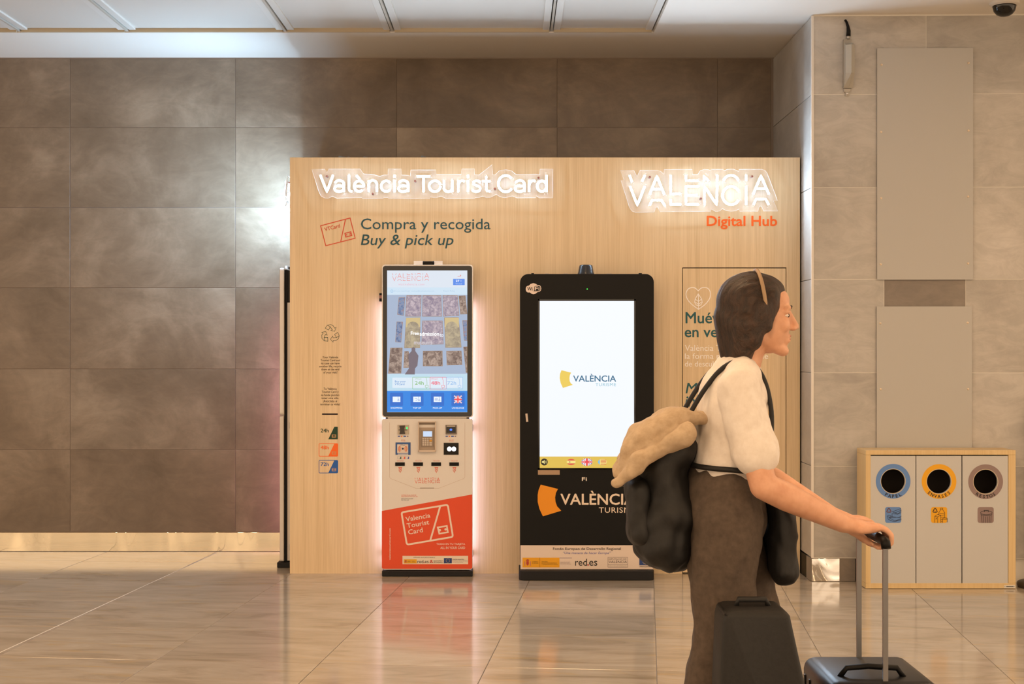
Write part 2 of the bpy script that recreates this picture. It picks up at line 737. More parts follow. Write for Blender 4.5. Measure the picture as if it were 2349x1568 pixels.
# floor: bed plus laid limestone tiles
floor = MB().box(-9, 9, -13, 1.3, -0.12, -0.004).build('floor', M_FGROUT)
tag(floor, 'polished beige limestone floor of the hall', kind='structure')
FA = math.radians(5.4)                     # the grid is laid slightly askew to the walls
TW, TD = 0.672, 0.636
tile_me = MB().box(-TW / 2 + 0.0012, TW / 2 - 0.0012, -TD / 2 + 0.0012, TD / 2 - 0.0012, -0.02, 0).mesh('floor_tile', bevel=0.0008, seg=1)
tile_me.materials.append(M_FLOOR)
p_ref = P(1500, 1340, 0)
Zr = F * ZC / (1400 - HY)                  # a joint crossing near (1502, 1400)
ref = Vector(((1502 - CX) / (F / Zr), -D + Zr, 0))
RZ = Matrix.Rotation(-FA, 4, 'Z')
for i in range(-11, 8):
    for j in range(-7, 5):
        c = RZ @ Vector(((i + 0.5) * TW, (j + 0.5) * TD, 0)) + ref
        if not (-5.2 < c.x < 4.4 and c.y < 1.15 and c.y > -5.8):
            continue
        o = bpy.data.objects.new('floor_tile', tile_me)
        COL.objects.link(o)
        o.parent = floor
        o.location = c
        o.rotation_euler = (0, 0, -FA)



def floor_px(x, y):
    z_ = F * ZC / (y - HY)
    return Vector(((x - CX) * z_ / F, z_ - D, 0))


ja, jb_ = floor_px(-400, 1680), floor_px(497, 1267)
jd = (jb_ - ja).normalized()
jn = Vector((-jd.y, jd.x, 0)) * 0.0028
MB().add([ja - jn, ja + jn, jb_ + jn, jb_ - jn, *[q + Vector((0, 0, 0.0007)) for q in (ja - jn, ja + jn, jb_ + jn, jb_ - jn)]],
         [(0, 1, 2, 3), (4, 5, 6, 7), (0, 1, 5, 4), (1, 2, 6, 5), (2, 3, 7, 6), (3, 0, 4, 7)]).build('expansion_joint', ink('#d8cfc2', 0.5), floor)

# back wall with large cement tiles
wall_back = MB().box(-6.2, 1.9, WY + 0.003, WY + 0.2, 0, H + 0.05).build('wall_back', M_GROUT)
tag(wall_back, 'back wall clad in large brown cement tiles', kind='structure')
sW = S(WY)
wx = [(x - CX) / sW for x in (-1319, -949, -579, -209, 161, 540, 910, 1278, 1646)] + [1.606]
wz = [0.122, 0.630, 1.130, 1.633, 2.130, 2.627, H - 0.006]
SZ = {}


def lay_tile(name, w, h, mat, parent, loc, rotz=0.0, g=0.0012, t=TH):
    k = (name, round(w, 4), round(h, 4), mat.name)
    if k not in SZ:
        me = MB().box(-w / 2 + g, w / 2 - g, 0, t, -h / 2 + g, h / 2 - g).mesh(name, bevel=0.0012, seg=1)
        me.materials.append(mat)
        SZ[k] = me
    o = bpy.data.objects.new(name, SZ[k])
    COL.objects.link(o)
    o.parent = parent
    o.location = loc
    o.rotation_euler = (0, 0, rotz)
    return o


for a, c in zip(wx[:-1], wx[1:]):
    for z0, z1 in zip(wz[:-1], wz[1:]):
        lay_tile('wall_tile', c - a, z1 - z0, M_WALL, wall_back, ((a + c) / 2, WY, (z0 + z1) / 2))
bb = MB().box(-6.2, BX0 + 0.1, WY - 0.006, WY + 0.008, 0.001, 0.118).build('baseboard_back', M_SKIRT, bevel=0.002)
tag(bb, 'shiny metal skirting along the foot of the brown tiled wall', kind='structure')

# projecting pillar on the right
PX = (1862 - CX) / S(-0.27)                 # pillar corner
PY = -0.27
PR = math.radians(-1.4)
wall_right = MB().box(PX + TH, PX + 0.3, PY + 0.1, WY + 0.1, 0.0, H + 0.05).box(PX + 0.010, 5.2, PY + 0.0016, PY + 0.35, 0.126, H + 0.05).box(PX + 0.012, 5.2, PY + 0.02, PY + 0.34, 0.0, 0.126).build('wall_right', M_GROUT_P)
me = wall_right.data
for v in me.vertices:
    if v.co.x > PX + 1 and v.co.y < PY + 0.2:
        v.co.y += (v.co.x - PX) * math.tan(PR)
tag(wall_right, 'projecting pillar clad in beige cement tiles', kind='structure')
pz = [0.128, 0.624, 1.128, 1.633, 2.129, 2.631, H - 0.006]
sP = S(PY)


def ppx(x):
    return (x - CX) / sP - PX


for k, (z0, z1) in enumerate(zip(pz[:-1], pz[1:])):
    cuts = [0.0, ppx(2123), ppx(2123) + 1.0, ppx(2123) + 2.0]
    mats_row = [M_PILLAR] * 3
    if k == 2:
        cuts = [0.0, ppx(2027), ppx(2213), ppx(2213) + 1.0, ppx(2213) + 2.0]
        mats_row = [M_PILLAR, M_PILLAR_DARK, M_PILLAR, M_PILLAR]
    for (a, c), mt in zip(zip(cuts[:-1], cuts[1:]), mats_row):
        u = (a + c) / 2
        lay_tile('wall_tile', c - a, z1 - z0, mt, wall_right, (PX + u * math.cos(PR), PY + u * math.sin(PR), (z0 + z1) / 2), PR, g=0.0018)
    # return face
    dpt = WY - PY - 0.004
    lay_tile('wall_tile', dpt, z1 - z0, M_PILLAR if k < 7 else M_WALL, wall_right, (PX, (WY + PY) / 2, (z0 + z1) / 2), -PI / 2, g=0.0015, t=TH * 0.8)
tr1 = MB().box(PX - 0.003, PX + 0.010, PY - 0.006, PY + 0.006, 0.128, H - 0.004).build('trim_1', ink('#dcd8d2', 0.45))
tag(tr1, 'pale metal corner bead down the pillar edge', kind='structure')
br = MB().box(PX + 0.0, PX + 0.15, PY - 0.004, PY + 0.011, 0.002, 0.124).build('baseboard_right', M_ALU, bevel=0.001)
tag(br, 'crinkled bright aluminium skirting at the pillar corner', kind='structure')
MB().box(PX + 0.15, PX + 0.236, PY + 0.001, PY + 0.011, 0.002, 0.124).build('skirting_tile', M_PILLAR_DARK, br)
MB().box(PX + 0.236, PX + 2.2, PY - 0.002, PY + 0.011, 0.002, 0.124).build('dark_base_strip', ink('#2a2420', 0.3, 0.6), br)
MB().box(PX - 0.004, PX + 0.011, PY + 0.012, PY + 0.12, 0.002, 0.124).build('skirting_tile', M_PILLAR_DARK, br)
MB().box(PX - 0.004, PX + 0.011, PY + 0.12, WY, 0.002, 0.124).build('dark_base_strip', M_BLACK, br)  # black colour paints in the dark gap along the return's foot

# ceiling with recessed access panels
RX1 = (1500 - CX) / 401.8
RYb, RYf = 0.16, -1.30
RX0 = -4.6
ceil_b = MB()
ceil_b.box(-7, 6, RYb, 1.3, H, H + 0.2).box(RX1, 6, RYf, RYb, H, H + 0.2).box(-7, 6, -12, RYf, H, H + 0.2).box(-7, RX0, RYf, RYb, H, H + 0.2)
ceiling = ceil_b.box(RX0, RX1, RYf, RYb, H + 0.09, H + 0.2).build('ceiling', M_PLASTER)
tag(ceiling, 'white plaster ceiling with a row of recessed metal panels', kind='structure')
divs = [RX0, -3.70, -2.81, -2.194, -1.293, -0.683, 0.225, RX1]
for a, c in zip(divs[:-1], divs[1:]):
    pan = MB().box(a + 0.022, c - 0.022, RYf + 0.01, RYb - 0.012, H + 0.022, H + 0.05).build('ceiling_panel', M_PANELMETAL, ceiling, bevel=0.001, seg=1)
    fr = MB()
    z0, z1 = H + 0.012, H + 0.024
    fr.box(a + 0.012, a + 0.050, RYf + 0.008, RYb - 0.012, z0, z1).box(c - 0.050, c - 0.012, RYf + 0.008, RYb - 0.012, z0, z1)
    fr.build('panel_frame', ink('#d6d2ca', 0.5), pan, bevel=0.001, seg=1)
    MB().box(a + 0.014, c - 0.014, RYb - 0.014, RYb - 0.002, H + 0.000, H + 0.026).build('sealing_strip', M_TAN, pan, bevel=0.001, seg=1)
    MB().box(c - 0.006, c + 0.006, RYf + 0.008, RYb - 0.004, H + 0.005, H + 0.045).build('divider_bar', ink('#b9b2a6', 0.5), pan)

# ------------------------------------------------------------------ unseen ceiling lamps, added for warm frontal fill
k = 0
for y, wd in ((-3.0, 'nearest to the booth'), (-6.2, 'midway along the hall'), (-9.4, 'farthest from the booth')):
    for x, sd in ((-3.1, 'left'), (0.0, 'middle'), (3.1, 'right')):
        lf = empty('fill_light', (x, y, H), 'added square warm fill light out of view, %s one of the row %s' % (sd, wd), 'fill light', 'added fill lamps on the ceiling')
        MB().box(x - 0.33, x + 0.33, y - 0.33, y + 0.33, H - 0.035, H - 0.001).build('frame', ink('#d8d8d6', 0.5), lf, bevel=0.003)
        MB().box(x - 0.30, x + 0.30, y - 0.30, y + 0.30, H - 0.040, H - 0.034).build('diffuser', glow('#ffd2a0', FILL_LAMP), lf)

# ------------------------------------------------------------------ wooden booth
booth = empty('information_booth', ((BX0 + BX1) / 2, 0.4, 0), 'tall oak veneer booth against the tiled wall with printed lettering', 'booth')
dx0, dz1 = P(1565, 613, 0).x, P(1565, 613, 0).z
dx1 = P(1804, 613, 0).x
MB().prism([(BX0, 0.0), (dx0, 0.0), (dx0, dz1), (dx1, dz1), (dx1, 0.0), (BX1, 0.0), (BX1, BZ), (BX0, BZ)], 0.0, 0.019).build('front_panel', M_WOOD, booth)
MB().box(BX0, BX0 + 0.019, 0.0195, WY - 0.012, 0, BZ).build('side_panel', M_WOOD, booth)
MB().box(BX1 - 0.019, BX1, 0.0195, WY - 0.012, 0, BZ).build('side_panel', M_WOOD, booth)
MB().box(BX0 + 0.0195, BX1 - 0.0195, 0.0195, WY - 0.012, BZ - 0.04, BZ - 0.012).build('top_panel', ink('#6b5640', 0.8), booth)
MB().box(BX0 + 0.0195, BX1 - 0.0195, 0.024, 0.04, 0.0, BZ - 0.05).build('carcass', M_DARKIN, booth)
door = MB().box(dx0 + 0.004, dx1 - 0.004, 0.0008, 0.019, 0.006, dz1 - 0.005).build('door', M_WOOD, booth)
lk = P(1574, 940, 0)
MB().lathe([(0.0095, 0.004), (0.0095, -0.004), (0.0075, -0.007), (0.004, -0.007)], (lk.x, 0, lk.z), 'y', 20).build('lock', M_CHROME, door, smooth=False)
MB().lathe([(0.0045, 0.004), (0.0045, -0.002), (0.003, -0.003)], (lk.x, 0, lk.z - 0.028), 'y', 12).build('keyhole_plug', M_BLACK, door)
for x, w, h in ((696, 5, 3), (715, 10, 3), (735, 8, 4), (783, 16, 6), (800, 7, 4), (838, 12, 4), (860, 5, 3), (970, 12, 7), (1068, 6, 3), (1165, 8, 4), (1430, 8, 2)):
    mb = MB()
    c = P(x, 361, 0.03)
    mb.ell((c.x, 0.03, BZ + h * 0.0006), (w * 0.0012, 0.014, h * 0.0011 + 0.002), (0.2, 0.3, 0.1), 7, 5)
    mb.ell((c.x + w * 0.001, 0.034, BZ + h * 0.0004), (w * 0.0008, 0.01, h * 0.0008 + 0.002), (0.5, 0.1, 0.7), 6, 4)
    mb.build('putty_lump', ink('#6f7478', 0.9), booth)

TEAL, GREEN, ORANGE, BLUE = ink('#1c4f58', 0.6), ink('#0c3a25', 0.6), ink('#f0681c', 0.6), ink('#1a5aa8', 0.6)
RED, WHITEI, DARKI = ink('#cf4a2c', 0.6), ink('#faf6f4', 0.6), ink('#3a2a1c', 0.6)
TXR = ink('#143f33', 0.6)
Y0 = 0.0
text('Compra y recogida', (828, 501, 1125, 533.5), TEAL, booth, Y0, bold=0.004, words=True)
text('Buy & pick up', (828, 537.6, 1040, 569.5), TEAL, booth, Y0, bold=0.006, shear=0.18, words=True)
text('Digital Hub', (1621.7, 495.4, 1782, 525), ORANGE, booth, Y0, bold=0.022, words=True)


def card_icon(tl, tr, br_, bl, w, mat, parent, Y, lay=1):
    flat('card_outline', stroke([tl, tr, br_, bl], w, True), mat, parent, Y, lay)


def z6(x, y):
    return (720 + x / 5.593, 480 + y / 5.593)


ang = -14.6
card_icon(z6(87, 210), z6(465, 110), z6(530, 370), z6(153, 466), 2.0, RED, booth, 0)
flat('card_stripe', stroke([z6(405, 128), z6(345, 412)], 2.0), RED, booth, 0, 2)
text('VTCard', (z6(135, 0)[0], z6(0, 208)[1], z6(335, 0)[0], z6(0, 256)[1]), RED, booth, 0, bold=0.01, rot=ang)
cc = z6(442, 321)
flat('card_chip', stroke(rot2(rect(cc[0] - 7, cc[1] - 4.3, cc[0] + 7, cc[1] + 4.3), cc, ang), 2.2, True) + [rot2(rect(cc[0] - 6, cc[1] - 1.2, cc[0] - 2.6, cc[1] + 1.2), cc, ang), rot2(rect(cc[0] + 2.6, cc[1] - 1.2, cc[0] + 6, cc[1] + 1.2), cc, ang)], RED, booth, 0, 2)


def z7(x, y):
    return (690 + x / 4.02, 720 + y / 4.02)


arrow = [(225, 130), (245, 103), (275, 96), (300, 108), (312, 130), (325, 122), (313, 158), (276, 153), (290, 143), (272, 117), (256, 147)]
pol = []
for k in range(3):
    a = rot2(arrow, (272, 183), 120 * k)
    pol += stroke([z7(*p) for p in a], 0.95, True)
    pol += stroke([z7(*p) for p in rot2([(245, 103), (272, 117)], (272, 183), 120 * k)], 0.95)
flat('recycling_mark', pol, TXR, booth, 0)
text('Your València\nTourist Card and\nits case can have\nanother life, recycle\nthem at the end\nof your visit!', (732.3, 816.5, 783.3, 857.5), DARKI, booth, 0, bold=0.004, align='CENTER')
text('Tu València\nTourist Card y\nsu funda pueden\ntener otra vida.\n¡Recíclalas al\nterminar tu visita!', (734.3, 888.7, 780, 929), DARKI, booth, 0, bold=0.004, align='CENTER')
flat('divider_line', [rrect(738.5, 947.6, 775.3, 951, 1.6)], ink('#24120c', 0.6), booth, 0)
CHIPC = ink('#c99f6c', 0.6)


def hours(txt, y0, mat, frame):
    if frame:
        flat('card_outline', stroke(rrect(731.8, y0 + 0.6, 775, y0 + 29.6, 2.0, 3), 1.3, True), mat, booth, 0)
    flat('card_corner', [[(753.2, y0 + 29.4), (766.8, y0 + 1.2), (770, y0 + 0.6), (775, y0 + 1.0), (775, y0 + 29.4)]], mat, booth, 0, 2)
    flat('card_chip', stroke(rect(761.6, y0 + 19, 770.6, y0 + 25), 0.9, True) + [[(762.5, y0 + 20.2), (766.1, y0 + 22), (762.5, y0 + 23.8)], [(769.7, y0 + 20.2), (766.1, y0 + 22), (769.7, y0 + 23.8)]], CHIPC, booth, 0, 4)
    text(txt, (735.7, y0 + 5.4, 754.2, y0 + 13.6), mat, booth, 0, bold=0.014)


hours('24h', 977.5, GREEN, False)
hours('48h', 1016.3, ORANGE, True)
hours('72h', 1054.6, BLUE, True)


def zd(x, y):
    return (1540 + x / 4.9, 580 + y / 4.9)


DY = 0.0008
heart = [(302, 425), (270, 396), (235, 388), (195, 400), (170, 435), (165, 475), (185, 525), (230, 577), (305, 633), (380, 577), (425, 520), (440, 470), (432, 425), (402, 393), (362, 387), (330, 398)]
flat('heart_mark', stroke([tuple(q)[:2] for q in curve([zd(*p) for p in heart[:9]])] + [tuple(q)[:2] for q in curve([zd(*p) for p in heart[8:] + heart[:1]])][1:-1], 1.9, True), WHITEI, door, DY)
leaf = [(302, 460), (268, 515), (262, 555), (278, 583), (305, 592), (332, 583), (347, 555), (340, 515)]
lp = stroke([zd(*p) for p in leaf], 1.7, True)
for sgn in (-1, 1):
    for yy in (528, 560):
        lp += stroke([zd(304 + sgn * 34, yy - 8), zd(304, yy + 16)], 1.5)
lp += stroke([zd(303, 470), zd(306, 630)], 1.5)
flat('leaf_mark', lp, WHITEI, door, DY, 1)
TEALD = ink('#17585f', 0.6)
text('Muévete', (1573, 716, 1700, 741), TEALD, door, DY, bold=0.013, by_height=True)
text('en verde', (1571, 748.5, 1697, 773), TEALD, door, DY, bold=0.013, by_height=True, words=True)
text('València Tourist', (1571, 790.8, 1690, 804.5), WHITEI, door, DY, by_height=True, words=True)
text('la forma más sostenible', (1571, 810, 1762, 822.5), WHITEI, door, DY, words=True)
text('de descubrir', (1571, 828, 1680, 840.3), WHITEI, door, DY, by_height=True, words=True)
text('Move', (1573, 878, 1640, 901.6), TEALD, door, DY, bold=0.012, shear=0.2, by_height=True)
text('in green', (1571, 909, 1660, 940), TEALD, door, DY, bold=0.012, shear=0.2, by_height=True, words=True)
text('València', (1573, 951.8, 1640, 964.5), WHITEI, door, DY, shear=0.2, by_height=True)
text('the', (1570.5, 972, 1594, 983), WHITEI, door, DY, shear=0.2)


# ------------------------------------------------------------------ neon signs
def q1(x, y):
    return (690 + x / 7.577, 370 + y / 7.577)


def q1b(x, y):
    return (980 + x / 7.577, 370 + y / 7.577)


def q3(x, y):
    return (1410 + x / 6.023, 370 + y / 6.023)


def letter_a(x0, x1, q):
    cx = (x0 + x1) / 2
    w = (x1 - x0) / 2
    return [[q(*p) for p in [(x0 + 15, 372)] + arc(cx, 400, w, 68, -150, 0, 10) + [(x1, 530)]],
            [q(*p) for p in [(x1, 425)] + arc(cx - 5, 475, w - 2, 52, -60, -300, 12) + [(x1, 495)]]]


def letter_c(cx, cy, rx, ry, q, a=42):
    return [[q(*p) for p in arc(cx, cy, rx, ry, -a, -360 + a, 20)]]


LET1 = []
LET1.append([[q1(340, 240), q1(455, 530), q1(562, 240)]])
LET1.append(letter_a(592, 750, q1))
LET1.append([[q1(840, 242), q1(840, 480), q1(852, 515), q1(895, 525)]])
LET1.append([[q1(*p) for p in [(930, 432), (1098, 432)] + arc(1015, 432, 84, 92, 0, -310, 20)], [q1(968, 245), q1(1028, 312)]])
LET1.append([[q1(1183, 330), q1(1183, 530)], [q1(*p) for p in [(1183, 420)] + arc(1252, 400, 70, 68, -180, 0, 10) + [(1322, 530)]]])
LET1.append(letter_c(1485, 432, 86, 92, q1))
LET1.append([[q1(1632, 328), q1(1632, 530)], [q1(1632, 240), q1(1632, 285)]])
LET1.append(letter_a(1702, 1868, q1))
LET1.append([[q1(2015, 262), q1(2248, 262)], [q1(2132, 275), q1(2132, 532)]])
LET1.append([[q1b(*p) for p in arc(133, 432, 98, 94, 0, 345, 22)]])
LET1.append([[q1b(*p) for p in [(290, 330)] + [(290, 440)] + arc(362, 460, 72, 68, 180, 0, 10) + [(434, 330)]], [q1b(434, 470), q1b(438, 530)]])
LET1.append([[q1b(540, 330), q1b(540, 530)], [q1b(*p) for p in [(540, 410), (565, 355), (600, 335), (650, 345)]]])
LET1.append([[q1b(709, 328), q1b(709, 530)], [q1b(709, 240), q1b(709, 285)]])
LET1.append([[q1b(*p) for p in [(920, 362), (890, 340), (845, 338), (805, 358), (808, 395), (850, 418), (905, 440), (925, 475), (905, 512), (855, 528), (805, 518), (785, 498)]]])
LET1.append([[q1b(*p) for p in [(1025, 262), (1025, 470), (1040, 515), (1095, 520)]], [q1b(960, 345), q1b(1098, 345)]])
LET1.append(letter_c(1365, 388, 130, 142, q1b, 40))
LET1.append(letter_a(1530, 1690, q1b))
LET1.append([[q1b(1772, 330), q1b(1772, 530)], [q1b(*p) for p in [(1772, 410), (1797, 355), (1832, 335), (1880, 345)]]])
LET1.append([[q1b(2073, 240), q1b(2073, 530)], [q1b(*p) for p in arc(1992, 432, 80, 92, -5, -355, 20)]])

VAL = [
    [[(205, 195), (240, 288)], [(415, 195), (376, 280)], [(212, 345), (312, 608), (415, 345)]],
    [[(482, 462), (582, 205), (686, 462)], [(528, 385), (638, 385)], [(482, 608), (517, 537), (645, 537), (690, 608)]],
    [[(772, 195), (772, 450), (910, 450)], [(772, 522), (772, 595), (915, 595)]],
    [[(985, 192), (985, 266), (1150, 266)], [(1155, 347), (985, 347), (985, 595), (1155, 595)], [(1000, 470), (1142, 470)]],
    [[(1234, 272), (1234, 200), (1294, 272)], [(1415, 190), (1415, 268)], [(1240, 605), (1240, 347), (1408, 600), (1417, 335)]],
    [arc(1605, 300, 108, 108, -160, -20, 10), arc(1608, 472, 118, 126, -32, -328, 22)],
    [[(1815, 190), (1815, 266)], [(1815, 340), (1815, 602)]],
    [[(1912, 455), (2020, 197), (2130, 455)], [(1962, 376), (2080, 376)], [(1917, 600), (1952, 522), (2085, 522), (2126, 600)]],
]
LET2 = [[[q3(*p) for p in s] for s in L] for L in VAL]
OUT1 = [q1(*p) for p in [(190, 135), (415, 135), (455, 195), (485, 132), (1030, 132), (1090, 215), (1280, 230), (1370, 260), (1440, 235), (1515, 235), (1517, 132), (1745, 132), (1747, 235), (1840, 240), (1905, 255), (1910, 148)]]
OUT1 += [q1b(*p) for p in [(150, 147), (156, 225), (590, 225), (600, 132), (822, 132), (821, 228), (900, 235), (1130, 55), (1135, 230), (1180, 235), (1250, 165), (1360, 140), (1470, 165), (1545, 230), (1880, 222), (1955, 235), (1960, 135), (2185, 132), (2185, 635), (1955, 635), (1890, 595), (1885, 632), (1560, 635), (1480, 600), (1350, 632), (1260, 610), (1200, 570), (1100, 625), (1030, 632), (960, 602), (900, 628), (830, 632), (825, 642), (320, 642), (240, 602), (150, 632), (50, 615), (48, 642)]]
OUT1 += [q1(*p) for p in [(1520, 640), (1515, 626), (1440, 625), (1435, 640), (1070, 642), (1060, 626), (860, 635), (630, 640), (550, 605), (480, 640), (420, 638), (350, 600), (310, 520)]]
OUT2 = [q3(*p) for p in [(80, 125), (265, 125), (310, 210), (350, 122), (590, 122), (640, 140), (681, 180), (685, 112), (1072, 110), (1075, 180), (1150, 180), (1180, 130), (1240, 108), (1300, 115), (1325, 130), (1327, 108), (1500, 108), (1510, 130), (1560, 108), (1640, 105), (1715, 138), (1722, 108), (2030, 108), (2080, 125), (2110, 165), (2250, 540), (2195, 545), (2255, 685), (2058, 685), (2030, 620), (2000, 620), (1980, 688), (1728, 688), (1722, 655), (1680, 680), (1600, 690), (1530, 675), (1490, 650), (1450, 685), (1400, 692), (1332, 658), (1328, 690), (625, 695), (595, 630), (565, 640), (545, 700), (290, 705), (240, 685), (205, 640), (88, 262), (130, 258)]]


def dense(pts, step=1.2):
    out = [Vector(pts[0])]
    for a, c in zip(pts[:-1], pts[1:]):
        a, c = Vector(a), Vector(c)
        n = max(1, int((c - a).length / 6))
        for k in range(1, n + 1):
            out.append(a.lerp(c, k / n))
    return out


def half_tube(mb, pts, r, a0, a1, n):
    """sweep an arc of the tube's section; angle 0 faces the viewer side (-y)"""
    N = len(pts)
    base = len(mb.v)
    for i, p in enumerate(pts):
        t = (pts[min(i + 1, N - 1)] - pts[max(i - 1, 0)]).normalized()
        f = Vector((0, -1, 0))
        c = t.cross(f).normalized()
        for k in range(n + 1):
            a = math.radians(a0 + (a1 - a0) * k / n)
            mb.v.append(p + (f * math.cos(a) + c * math.sin(a)) * r)
    for i in range(N - 1):
        for k in range(n):
            q0 = base + i * (n + 1) + k
            mb.f.append((q0, q0 + 1, q0 + n + 2, q0 + n + 1))
    if a1 - a0 > 120:
        for e in (0, N - 1):
            mb.f.append(tuple(base + e * (n + 1) + k for k in range(n + 1)))


def neon_sign(name, letters, outline, screws, label, mat):
    xs = [p[0] for p in outline]
    ys = [p[1] for p in outline]
    c = P((min(xs) + max(xs)) / 2, (min(ys) + max(ys)) / 2, 0)
    root = empty(name, (c.x, 0, c.z), label, 'neon sign')
    YP = -0.034
    mb = MB().pprism(outline, YP, YP + 0.005)
    mb.build('acrylic_backing', M_ACRYLIC, root)
    ed = [P(x, y, YP) for x, y in outline]
    ed = [Vector((p.x, YP + 0.0015, p.z)) for p in ed]
    MB().tube(ed, 0.0013, 5, closed=True).build('edge_glint', M_ACRYLIC_EDGE, root)  # white outline imitates light caught in the acrylic edge
    for L in letters:
        mb, bk = MB(), MB()
        for st in L:
            pts = [P(x, y, YP - 0.0062) for x, y in dense(st)]
            half_tube(mb, pts, 0.0068, -52, 52, 6)
            half_tube(bk, pts, 0.0068, 52, 308, 9)
        tb_ = mb.build('neon_tube', mat, root, smooth=True)
        bk.build('tube_channel', ink('#e4e4e4', 0.5), tb_)
    for (x, y) in screws:
        p = P(x, y, YP)
        MB().lathe([(0.006, 0.034), (0.006, -0.002), (0.0045, -0.004)], (p.x, YP, p.z), 'y', 14).build('standoff_screw', ink('#8a5a50', 0.35, 0.7), root)
    return root


sign1 = neon_sign('neon_sign', LET1, OUT1, [q1(452, 258), q1(1250, 560), q1(1987, 342), q1b(1175, 475), q1b(1935, 285)],
                  'white neon lettering València Tourist Card on clear acrylic at the booth top', M_NEON)
sign2 = neon_sign('neon_sign', LET2, OUT2, [q3(487, 217), q3(1900, 207), q3(1192, 513)],
                  'white neon double word VALENCIA on clear acrylic above orange Digital Hub', M_NEON)
sign3 = copy_tree(sign2)
sign3['label'] = 'white neon sign on the left flank of the booth, facing the tiled wall bay'
sign3.location = (BX0, 0.43, sign2.location.z)
sign3.rotation_euler = (0, 0, -PI / 2)
sign3.scale = (0.86, 1.0, 0.86)
for ch in sign3.children:
    if ch.name.startswith('neon_tube'):
        ch.data = ch.data.copy()
        ch.data.materials[0] = M_NEON_L

# ------------------------------------------------------------------ ticket kiosk
KY = -0.09
kc = P(980, 1322, KY)
kiosk = empty('ticket_kiosk', (kc.x, 0.0, 0), 'slim cream and orange ticket kiosk with tall touchscreen in front of the booth', 'kiosk')
mb = MB().pprism(rrect(876, 607, 1085, 957, 7), KY, KY + 0.024)
up = mb.build('screen_housing', M_CREAMRIM, kiosk, bevel=0.001, seg=1)
MB().pprism(rrect(878.2, 609.4, 1082.8, 955, 6), KY - 0.0018, KY + 0.004).build('bezel_glass', M_BLACKGLASS, up)
low = MB().pprism(rrect(876, 960, 1084, 1306, 6), KY, KY + 0.022).build('cabinet_front', M_CREAM, kiosk, bevel=0.0012, seg=2)
MB().pbox(890, 955, 1070, 962, KY + 0.004, KY + 0.02).build('hinge_gap_bar', M_STEEL, kiosk)
MB().pbox(884, 612, 1077, 1303, KY + 0.024, KY + 0.040).build('frame_core', M_BLACK, kiosk)
MB().pbox(885, 690, 1076, 1302, KY + 0.040, -0.0015).build('rear_casing', M_CREAM, kiosk)
MB().pbox(886, 614, 1075, 688, KY + 0.040, -0.004).build('rear_box', M_CHAR, kiosk)
MB().pbox(888, 1300, 1072, 1309, KY + 0.012, -0.01).build('base_neck', M_BLACK, kiosk)
a = P(876, 1322, -0.106)
c = P(1084, 1309, -0.106)
MB().box(a.x, c.x, -0.106, -0.002, 0.0005, c.z).build('base_plate', M_CHAR, kiosk, bevel=0.003)
for x0, x1 in ((881.0, 883.8), (1077.2, 1080.0)):
    MB().pbox(x0, 694, x1, 1296, KY + 0.044, KY + 0.056).build('light_strip', glow('#d8ccff', PINK), kiosk, label='pink light strip along the rear casing')
MB().pbox(870, 672, 879, 691, KY + 0.045, KY + 0.065).build('side_latch', M_BLACK, kiosk)
MB().pbox(870.4, 677, 877, 684, KY + 0.044, KY + 0.0449).build('latch_tab', ink('#a07068', 0.5), kiosk)
for z in (0.80, 0.10):
    MB().box(kc.x - 0.253, kc.x - 0.236, KY + 0.055, KY + 0.075, z, z + 0.035).build('side_hinge', M_STEEL, kiosk, bevel=0.002)
    MB().box(kc.x + 0.236, kc.x + 0.253, KY + 0.055, KY + 0.075, z, z + 0.035).build('side_hinge', M_STEEL, kiosk, bevel=0.002)
# clip on top
cl = MB().pbox(970, 599, 996, 606.8, KY + 0.002, KY + 0.018).build('webcam_clip', M_BLACK, kiosk, bevel=0.003)
MB().pbox(949, 598.5, 970, 606.8, KY + 0.004, KY + 0.016).build('clear_jaw', M_ACRYLIC_EDGE, cl, bevel=0.001)
MB().pbox(996, 598.5, 1015, 606.8, KY + 0.004, KY + 0.016).build('clear_jaw', M_ACRYLIC_EDGE, cl, bevel=0.001)
for x in (972, 994):
    p = P(x, 603, KY)
    MB().lathe([(0.011, -0.004), (0.011, 0.004)], (p.x, KY + 0.009, p.z), 'x', 14).build('clip_roller', M_BLACK, cl)

# screen and what it shows
SY = KY - 0.0026
m, nt, b = base_mat('screen_white')
b.inputs['Base Color'].default_value = (0.01, 0.01, 0.01, 1)
b.inputs['Roughness'].default_value = 0.15
b.inputs['Emission Color'].default_value = lin('#dfeaf8')
b.inputs['Emission Strength'].default_value = 0.92
M_SCR = m
scr = flat('touchscreen', [rect(888, 620, 1072, 945)], M_SCR, kiosk, SY + 0.0004)


def zA(x, y):
    return (880 + x / 11.186, 600 + y / 11.186)


def zB(x, y):
    return (880 + x / 8.252, 670 + y / 8.252)


def zC(x, y):
    return (880 + x / 11.186, 850 + y / 11.186)


def val_logo(x0, y0, x1, y1, w, mat, parent, Y, lay=1):
    pol = []
    kx, ky = (x1 - x0) / (2130 - 205), (y1 - y0) / (608 - 190)
    for L in VAL:
        for s in L:
            pol += stroke([(x0 + (px_ - 205) * kx, y0 + (py_ - 190) * ky) for px_, py_ in s], w)
    flat('city_logo', pol, mat, parent, Y, lay)


